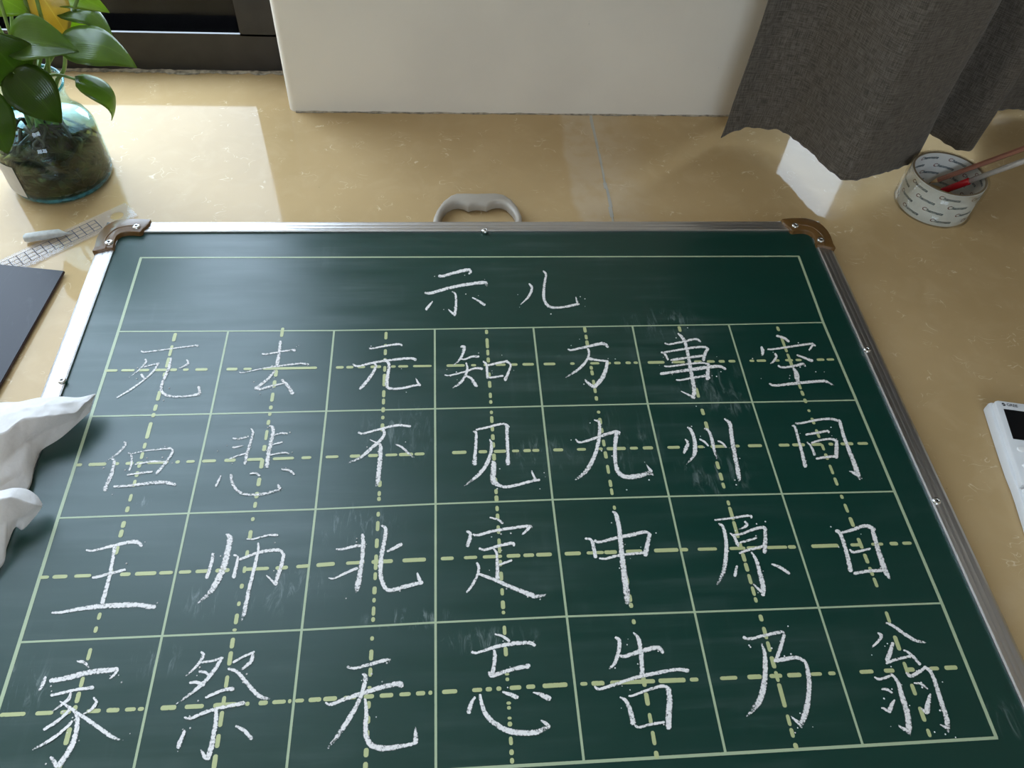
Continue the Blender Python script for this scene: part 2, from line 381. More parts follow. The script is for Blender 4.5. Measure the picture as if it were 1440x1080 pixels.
# ragged caulk along the pier foot and along the window rail
def ragged(name, x0, x1, y, out, hgt, label, step=0.006):
    V = []; Fc = []; n = int((x1 - x0) / step)
    for i in range(n + 1):
        x = x0 + (x1 - x0) * i / n
        a = out * (0.35 + 0.9 * abs(mnoise.noise((x * 26, y * 7, 1.3))) + 0.35 * random.random())
        h = hgt * (0.3 + 0.9 * abs(mnoise.noise((x * 31, 4.2, 8.1))) + 0.3 * random.random())
        V += [(x, y + 0.002, h), (x, y - a * 0.4, h * 0.55), (x, y - a, 0.0003), (x, y + 0.002, -0.001)]
    for i in range(n):
        for k in range(3): Fc.append((i*4+k, i*4+k+1, i*4+k+5, i*4+k+4))
    tag(obj(name, V, Fc, M['caulk'], smooth=True), label, 'caulk', kind='structure')
ragged('trim_1', PX0 + 0.01, PX1 - 0.02, PY, 0.0035, 0.0035, 'dirty ragged caulk line at the foot of the white pier')
ragged('trim_2', -2.45, -0.285, WY, 0.011, 0.0045, 'dirty grey caulk along the dark window rail')
# windows
def window(name, x0, x1, splits, label):
    w_ = empty(name, (x0, WY, 0)); tag(w_, label, 'window', kind='structure')
    y1 = WY + 0.06
    def rail(nm, a, b): return autosmooth(MB().box(a, b).build(nm, M['winframe'], w_))
    rail('bottom_rail', (x0, WY, 0.0), (x1, WY + 0.0045, 0.0610)); MB().box((x0, WY + 0.0045, 0.0), (x1, WY + 0.016, 0.030)).build('rail_core', M['black'], w_); MB().box((x0, WY + 0.016, 0.0), (x1, y1, 0.022)).build('rail_channel', M['black'], w_); rail('top_rail', (x0, WY, WZ), (x1, y1, ZT))
    for a, b in splits: rail('stile', (a, WY, 0.058), (b, y1, WZ)); rail('stile_foot', (a, WY + 0.016, 0.020), (b, y1, 0.058))
    for (a, b), (c, d) in zip(splits[:-1], splits[1:]):
        MB().box((b - 0.004, WY + 0.028, 0.018), (c + 0.004, WY + 0.033, WZ + 0.004)).build('pane', M['pane'], w_)
window('window_1', XL, PX0 + 0.004, [(XL, -2.44), (-1.47, -1.40), (-0.346, PX0 + 0.004)], 'dark framed window with a low bottom rail behind the plant')
window('window_2', PX1 - 0.004, XR, [(PX1 - 0.004, 0.572), (0.744, 0.934), (0.968, 1.06), (1.30, 1.35), (1.88, XR)], 'dark framed window behind the grey curtain')
# black ledge outside the left window: a trough with a low parapet
lg = empty('exterior_ledge', (-1.0, 0.9, 0)); tag(lg, 'black recessed ledge outside the dark window', 'ledge', kind='structure')
MB().box((-3.0, 0.63, -0.60), (0.2, 1.05, -0.55)).build('trough_floor', M['black'], lg)
MB().box((-3.0, 0.626, -0.60), (0.2, 0.645, 0.020)).build('trough_side', M['black'], lg)
MB().box((-3.0, 1.0, -0.60), (0.2, 1.05, -0.010)).build('trough_side', M['black'], lg)
MB().box((-3.0, 0.99, -0.010), (0.2, 1.10, 0.012)).build('parapet_cap', M['winframe'], lg)

# ------------------------------------------------------------------ chalkboard
BX0, BX1, BY0, BY1 = -0.462, 0.4575, -0.53, 0.1845
FW, FT = 0.0222, 0.0228
cb = empty('chalkboard', (0, -0.17, 0))
tag(cb, 'green chalkboard with aluminium frame covered in white handwritten Chinese characters', 'chalkboard')
panel = MB().box((BX0 + 0.004, BY0 + 0.004, 0.003), (BX1 - 0.004, BY1 - 0.004, TB)).build('board_panel', M['board'], cb, origin=Vector((0, 0, 0)))
# rails: profile (distance inward from outer edge, height)
PROF = [(0.0, 0.0), (0.0, 0.0165), (0.0012, 0.0195), (0.0035, 0.0215), (0.006, FT), (0.0095, FT), (0.0100, FT - 0.0002), (0.0108, FT - 0.0002), (0.0113, FT),
        (0.0150, FT), (0.0155, FT - 0.0002), (0.0163, FT - 0.0002), (0.0168, FT), (0.0205, FT), (FW, FT - 0.0008), (FW, TB - 0.0008)]
def rail(p0, p1, inward):
    V = []; Fc = []; m = len(PROF)
    d = (p1 - p0).normalized()
    for base, sgn in ((p0, 1), (p1, -1)):
        for t, z in PROF: V.append(base + inward * t + d * sgn * t * 0.98 + Vector((0, 0, z)))
    for k in range(m - 1): Fc.append((k, k + 1, m + k + 1, m + k))
    o = obj('frame_rail', V, Fc, M['alu'], cb, origin=Vector((0, 0, 0))); autosmooth(o, 25); return o
c00, c10, c11, c01 = (Vector((x, y, 0)) for x, y in ((BX0, BY0), (BX1, BY0), (BX1, BY1), (BX0, BY1)))
rail(c01, c11, Vector((0, -1, 0))); rail(c10, c00, Vector((0, 1, 0))); rail(c00, c01, Vector((1, 0, 0))); rail(c11, c10, Vector((-1, 0, 0)))
def rivet(parent, p, z, r=0.0042):
    prof = [(r, -0.002), (r, 0.0004), (r * 0.9, 0.0013), (r * 0.62, 0.0019), (r * 0.40, 0.0020), (r * 0.34, 0.0012)]
    o = MB().lathe(prof, (p.x, p.y, z), 20).build('rivet', M['steel'], parent, True)
    return o
def rivet_hole(parent, p, z, r=0.0042):
    pr = [(0.00001, 0.0012), (r * 0.38, 0.0012)]
    MB().lathe(pr, (p.x, p.y, z), 14).build('rivet_hole', M['hole'], parent)
# corner caps
CAPO = [(110, 685), (140, 620), (180, 470), (230, 370), (310, 280), (400, 215), (500, 170), (640, 140), (800, 138), (950, 143), (1100, 155),
        (1075, 230), (1020, 285), (970, 318), (945, 360), (900, 378), (800, 368), (680, 368), (590, 388), (530, 430), (495, 500), (475, 580), (465, 630),
        (400, 645), (330, 655), (260, 675), (180, 692)]
cap_tl = [at(120 + x / 12, 295 + y / 12, 0.0265) for x, y in CAPO]
CRIV = [at(120 + 865 / 12, 295 + 290 / 12, 0.0265), at(120 + 400 / 12, 295 + 555 / 12, 0.0265)]
MX, MY = (BX0 + BX1) / 2, (BY0 + BY1) / 2
for sx, sy in ((1, 1), (-1, 1), (1, -1), (-1, -1)):
    fm = lambda v: Vector((MX + sx * (v.x - MX), MY + sy * (v.y - MY), 0))
    cap = MB().prism([fm(v) for v in cap_tl], 0.001, 0.0265, 0.0022).build('corner_cap', M['cap'], cb, origin=Vector((0, 0, 0))); autosmooth(cap, 40)
    for v in CRIV: q = fm(v); rivet(cap, q, 0.0268, 0.0046); rivet_hole(cap, q, 0.0268, 0.0046)
    # raised rib along the bend of the cap
    arc = catmull([(350, 640), (330, 520), (390, 420), (520, 320), (680, 275), (840, 262)], 4)
    rb = MB().tube([fm(at(120 + x / 12, 295 + y / 12, 0.0265)) + Vector((0, 0, 0.0262)) for x, y in arc], 0.0011, 6).build('cap_rib', M['cap'], cap, True)
for px, py in ((87.5, 536), (682, 324.5), (1219, 492), (1317, 705)):
    q = at(px, py, FT); rivet(cb, q, FT + 0.0003); rivet_hole(cb, q, FT + 0.0003)
# carrying handle, lying flat behind the top rail
ho = [(155, 560), (157, 520), (170, 455), (205, 375), (280, 275), (370, 207), (440, 182), (560, 180), (680, 184), (800, 180), (900, 178), (1000, 195), (1095, 252), (1175, 350), (1215, 440), (1226, 520), (1226, 560)]
hi = [(1143, 560), (1150, 510), (1140, 440), (1110, 390), (1040, 320), (980, 294), (920, 288), (860, 300), (800, 330), (750, 319), (690, 313), (630, 319), (582, 335), (520, 305), (460, 294), (400, 302), (330, 340), (275, 405), (248, 475), (240, 560)]
hp = [at(590 + x / 8.47, 250 + y / 8.47, 0.0135) for x, y in ho + hi]
hp = [Vector((p.x, max(p.y, BY1 - 0.004), 0)) for p in hp]
hd = empty('handle', (0.0, 0.03, 0)); hd.parent = cb; hd.location = (0, BY1 + 0.17, 0)
hb = MB().prism(hp, 0.003, 0.0145, 0.004).build('handle_grip', M['grey'], hd); autosmooth(hb, 50)
for x in (-0.0445, 0.0445):
    MB().box((x - 0.0035, BY1 - 0.001, 0.002), (x + 0.0035, BY1 + 0.006, 0.0135)).build('handle_bracket', M['grey'], hd)
MB().box((-0.047, BY1 - 0.001, 0.002), (0.047, BY1 + 0.0022, 0.0165)).build('handle_plate', M['alu'], hd)

# ---- painted grid
ROWS = [[(166.4,466.4),(321,465.8),(469.9,464.9),(611.4,462.9),(750,460.7),(889.2,458.5),(1024.5,456.5),(1157.5,453.6)],
        [(128,585.7),(296.5,582.2),(458.8,578.3),(611.8,575),(762.5,571.4),(910.8,568),(1057.8,565.7),(1204,562.9)],
        [(81.7,728.7),(265.3,722),(443.8,716.3),(612.5,708.8),(777,702.9),(940.6,698.2),(1099.6,694.7),(1257.8,691.2)],
        [(27.5,903.3),(228,894.5),(424.3,886),(612.5,875.5),(797,867),(976.7,860.8),(1151.2,854.7),(1324.2,848.3)]]
GR = [[at(*p) for p in r] for r in ROWS]
BOT = -0.4638
def ribbon(pts, width, z, W=None):
    """flat stroke on the board; returns verts, faces, uv(v, fade). width may be a list (metres)"""
    n = len(pts); V = []; Fc = []; U = []
    W = W or [width] * n
    for i in range(n):
        d = pts[min(i+1, n-1)] - pts[max(i-1, 0)]; d.z = 0
        d = d.normalized() if d.length > 1e-9 else Vector((1, 0, 0))
        nn = Vector((-d.y, d.x, 0))
        for k in (-1, 0, 1): V.append(Vector((pts[i].x, pts[i].y, z)) + nn * W[i] * 0.5 * k); U.append((k, 0.0))
    for i in range(n - 1):
        a = i * 3; Fc += [(a+1, a, a+3, a+4), (a+2, a+1, a+4, a+5)]
    return V, Fc, U
def line(pts, width, z):
    V, Fc, U = ribbon(pts, width, z); return obj('grid_line', V, Fc, M['paint'], cb, origin=Vector((0, 0, 0)), uv={'stroke': U})
tl, tr = at(198.3, 362.5), at(1123, 360.5)
e = 0.0012
line([tl - Vector((e, 0, 0)), tr + Vector((e, 0, 0))], 0.0022, TB + 0.00020)
for r in GR: line(r, 0.0018, TB + 0.00020)
bl = Vector((GR[3][0].x, BOT, 0)); br = Vector((0.4018, BOT, 0))
line([bl, br + Vector((e, 0, 0))], 0.0025, TB + 0.00020)
for c in range(8):
    pts = [GR[r][c] for r in range(4)]
    lowx = pts[3].x + (pts[3].x - pts[2].x) * 0.6
    pts.append(Vector((lowx if c < 7 else 0.4018, BOT, 0)))
    if c == 0: pts.insert(0, tl)
    if c == 7: pts.insert(0, tr)
    line(pts, 0.0031 if c in (0, 7) else 0.0021, TB + 0.00024)
# ---- dashed guide lines (pixel traces of the paint dashes)
HD = [[(147,521.5,1175,505.6),[(147.6,165.4),(170.6,189.3),(194.2,210),(217.8,235.8),(239.3,249),(257.4,265.4),(274.7,292),(318.5,334),(342.4,354),(369.4,445.8),(472.4,483.4),(487,497),(503,513.5),(521,536),(549.6,556.5),(560,574),(580.8,607),(628,653.5),(662.5,669.4),(680,689),(697,711),(718,727.8),(734.7,750.7),(764.6,781),(801.8,808),(830,842.8),(855,859),(863.6,872.6),(879.6,887),(891,897),(910.8,934.4),(945,963),(976,987),(994,1005),(1010.5,1019),(1024.4,1034),(1054,1060.5),(1064,1077),(1089.4,1096),(1104,1115),(1118.6,1127),(1148.5,1159),(1162.4,1172.8)]],
      [(107,654,1221,623.6),[(107,115.5),(124.6,149.6),(160,167.6),(176.7,187.8),(192,201.7),(207,237),(246.8,253),(262,274),(284.3,303.8),(315.6,331.5),(347.5,369.7),(383.6,413.5),(424,437.8),(458,476),(492,506.7),(517.8,531.7),(542,558.8),(561,581),(583,597),(635.8,656),(673,685),(694.4,711.8),(720,730),(736,746.5),(748.6,758.3),(778,792),(811.4,823.9),(842,847.5),(853,880),(885.7,897),(903.8,918.3),(938.5,956),(981,989.4),(999,1020.7),(1034,1040),(1051.7,1071.4),(1095,1110),(1114,1131.8),(1141,1155.7),(1165,1171.7),(1182,1199.7),(1205.7,1220.3)]],
      [(55,812,1282,763.8),[(55.8,69),(74,95),(104.7,128.3),(169,183.7),(190,220),(224,243.3),(251.7,269),(275,294),(303,323),(342.5,378.3),(387.5,405),(416.7,435),(445,471),(486.7,512.5),(522.5,552.5),(566,599),(620,638),(652.5,671),(679,706),(712.5,731.7),(736,751),(754,776),(794,816.7),(825,849),(849.7,867.5),(880,903),(919.7,954),(956,967.5),(981,1008),(1025.8,1048),(1050,1070),(1078,1106.7),(1108,1119),(1140.8,1179),(1195.8,1212.5),(1225,1241.7),(1251,1262.5),(1268.8,1281.7)]],
      [(0,1005.5,1346,938.8),[(0,36),(50,75),(85,100),(121.7,141.7),(150,168),(176,191),(194,202.5),(226,248),(260,286.7),(300,333),(345,351),(363.7,376.7),(383,402),(405,410),(415,427.5),(434,451.7),(454.7,474),(483,501),(511.7,526),(534,553),(561.7,577.5),(585,598),(602.5,608),(621.7,643),(664,678),(683,691.7),(698,705),(716.7,733),(740,752.5),(763,798),(816,826),(831.7,850),(858,921),(926,964),(970,982),(1012.5,1036.7),(1051,1071),(1082,1099.7),(1107,1126.7),(1140,1155.5),(1164.7,1174.7),(1208.7,1228),(1243,1257.5),(1275,1286),(1306.7,1320),(1328,1346)]]]
HY = [[(147,521.3),(334,519.2),(480,516.8),(640,514.2),(780,511.9),(910,510),(1060,507.6),(1175,505.6)],
      [(107,654),(180,651.8),(300,648.2),(430,643.8),(590,638.6),(650,636.2),(760,633.4),(920,629.8),(1000,628.2),(1100,626.2),(1221,623.6)],
      [(55,812.2),(243,805.2),(400,798.4),(470,793),(625,785.6),(776,779.6),(950,773.4),(1110,769.4),(1282,763.8)],
      [(0,1005.5),(200,997),(330,991),(420,985.4),(600,974.6),(700,968.6),(800,962.6),(980,955.6),(1170,947),(1346,938.6)]]
VD = [[[(247,468.5),(215.8,584.4),(212,596),(179.3,716.5),(135,885),(127.5,913),(84,1079)],[(468.5,480.3),(485.8,501),(503,517),(524,530),(549.7,563.6),(569,578),(581,587),(594,617),(622.8,631),(636,645.7),(652,658),(663,671),(675,685),(695,705.4),(712.4,720.5),(733,742.5),(745,756),(768,780),(800,812),(861.7,871.7),(881,890),(911.7,928.7),(952,966.7),(973,989),(991.7,1000),(1023,1048),(1071.7,1082)]],
      [[(397.2,465),(380.2,578),(358.9,710),(330,886),(327.5,900),(301,1079)],[(461,474),(520.5,530),(535,545.5),(552.5,565),(570.5,576),(580,585),(590.8,597.8),(605,619),(626,634.6),(645.7,659),(672,684),(692,701),(706,714.4),(727.5,733),(745.8,759),(774,785),(796.7,806),(821,828),(846,852.5),(863,878),(884,888),(897,912),(916,936),(950,967.5),(979,993),(1000,1022.5),(1032.5,1052),(1061,1082)]],
      [[(543,466.4),(538.7,581),(533,702),(524.7,871.7),(522.5,913),(514,1076.7)],[(467,477.5),(484,488),(491.4,499.7),(504,509.4),(515,523),(526,543.5),(549,558.8),(560.8,569),(573,580),(585,590),(595.7,606.8),(676,685),(690.8,697.8),(699,704.7),(720,726.7),(733,747),(757.5,771),(780,801.7),(805,816),(825,836),(841,847.5),(853,866),(868,874.7),(895,901),(913.7,929),(939,951.7),(965,969),(986,996.7),(1006.7,1018),(1026.7,1036.7),(1052,1065),(1071.7,1082)]],
      [[(684,464),(691,580),(699,715.5),(709.3,884),(718.7,1046.7),(720.5,1078)],[(464,470),(476,490),(492,500),(503,510),(524,530),(536,545.5),(552.5,560),(563,568),(577.8,582.5),(585.5,595),(597.8,606.8),(611,619),(622,629.7),(638,647.8),(672,680),(688,695),(697,705.4),(711.7,719),(722.5,731.7),(739,751),(757.5,778),(787.5,796.7),(804,816.7),(827.5,837.5),(844.7,856.7),(859,864),(880,893),(910,923),(946.7,950),(953,958),(986.7,991),(993,998),(1008,1012),(1015,1021.7),(1036,1048),(1054,1062),(1066,1074)]],
      [[(822,461),(841.8,579.8),(863.9,714.2),(887.5,852.5),(891,874),(919,1038)],[(460,467.8),(471,477.5),(479,488.6),(515,520),(521,528),(534.4,543.5),(545.5,553),(557.4,563.6),(577.8,581.8),(588,597),(602,609),(618.6,628),(635,645),(654,666.5),(675,685),(687,696.4),(711.3,717),(790,800),(812,822),(836,846.7),(848,855),(871,878),(950,966),(974,992.5),(1003,1018),(1028,1048),(1056,1067)]],
      [[(955.7,463),(988,579.3),(1024,707),(1063,845),(1069.7,868),(1114,1031.7)],[(459,466.7),(545.5,559.4),(575,584),(593,604),(649,660),(665,676),(679,687),(704,711),(713,731.7),(733,756.7),(763,773),(778,790),(791.7,804),(807.5,821.7),(825,838),(840,847.5),(864.5,874),(881.7,899),(902,916.7),(923,940),(944,959),(961,995),(1005,1021),(1024,1037.5),(1045,1054)]],
      [[(1093.6,461.5),(1137.5,577.8),(1183.5,698.5),(1232.5,823),(1246.7,863),(1306.7,1033)],[(459.4,465.7),(476,495.5),(497.6,506.7),(507,517.8),(537,547.6),(549.7,556.7),(560.8,567),(576,579.6),(587.8,596.8),(604,616),(624.6,633.6),(638,646.8),(653.8,667),(671.8,683),(696,701.7),(708.7,721),(727.5,741),(756.7,771.7),(779,792.5),(797.5,810),(812.5,826),(860,876),(894,915),(931,948),(961.7,978),(994,1015),(1025,1036.7)]]]
def lerp_poly(P, t, ax):
    for a, b in zip(P[:-1], P[1:]):
        if t <= b[ax] or b is P[-1]:
            k = (t - a[ax]) / (b[ax] - a[ax]); return a[1-ax] + (b[1-ax] - a[1-ax]) * k
DASH = []
for r in range(4):
    DASH += [(at(a, lerp_poly(HY[r], a, 0)), at(b, lerp_poly(HY[r], b, 0)), 0.0036, TB + 0.00028, (b - a) * lerp_poly(HY[r], a, 0)) for a, b in HD[r][1]]
for P, iv in VD:
    DASH += [(at(lerp_poly(P, a, 1), a), at(lerp_poly(P, b, 1), b), 0.0036, TB + 0.00032, (b - a) * a) for a, b in iv]
DASH.sort(key=lambda q: -q[4])
RV, RF, RU = [], [], []
for i, (p, q, width, z, _) in enumerate(DASH):
    d = q - p; L = d.length; d = d / L
    r = min(width * 0.5, L * 0.45); wj = width * random.uniform(0.85, 1.1)
    v, f, u = ribbon([p, p + d * r * 0.5, p + d * r, q - d * r, q - d * r * 0.5, q], 0, z, [wj*0.45, wj*0.9, wj, wj, wj*0.9, wj*0.45])
    if i < 295: obj('painted_dash', v, f, M['dash'], cb, origin=Vector((0, 0, 0)), uv={'stroke': u})
    else:
        k = len(RV); RV += v; RU += u; RF += [tuple(x + k for x in g) for g in f]
tag(obj('small_painted_dashes', RV, RF, M['dash'], cb, origin=Vector((0, 0, 0)), uv={'stroke': RU}), kind='stuff')

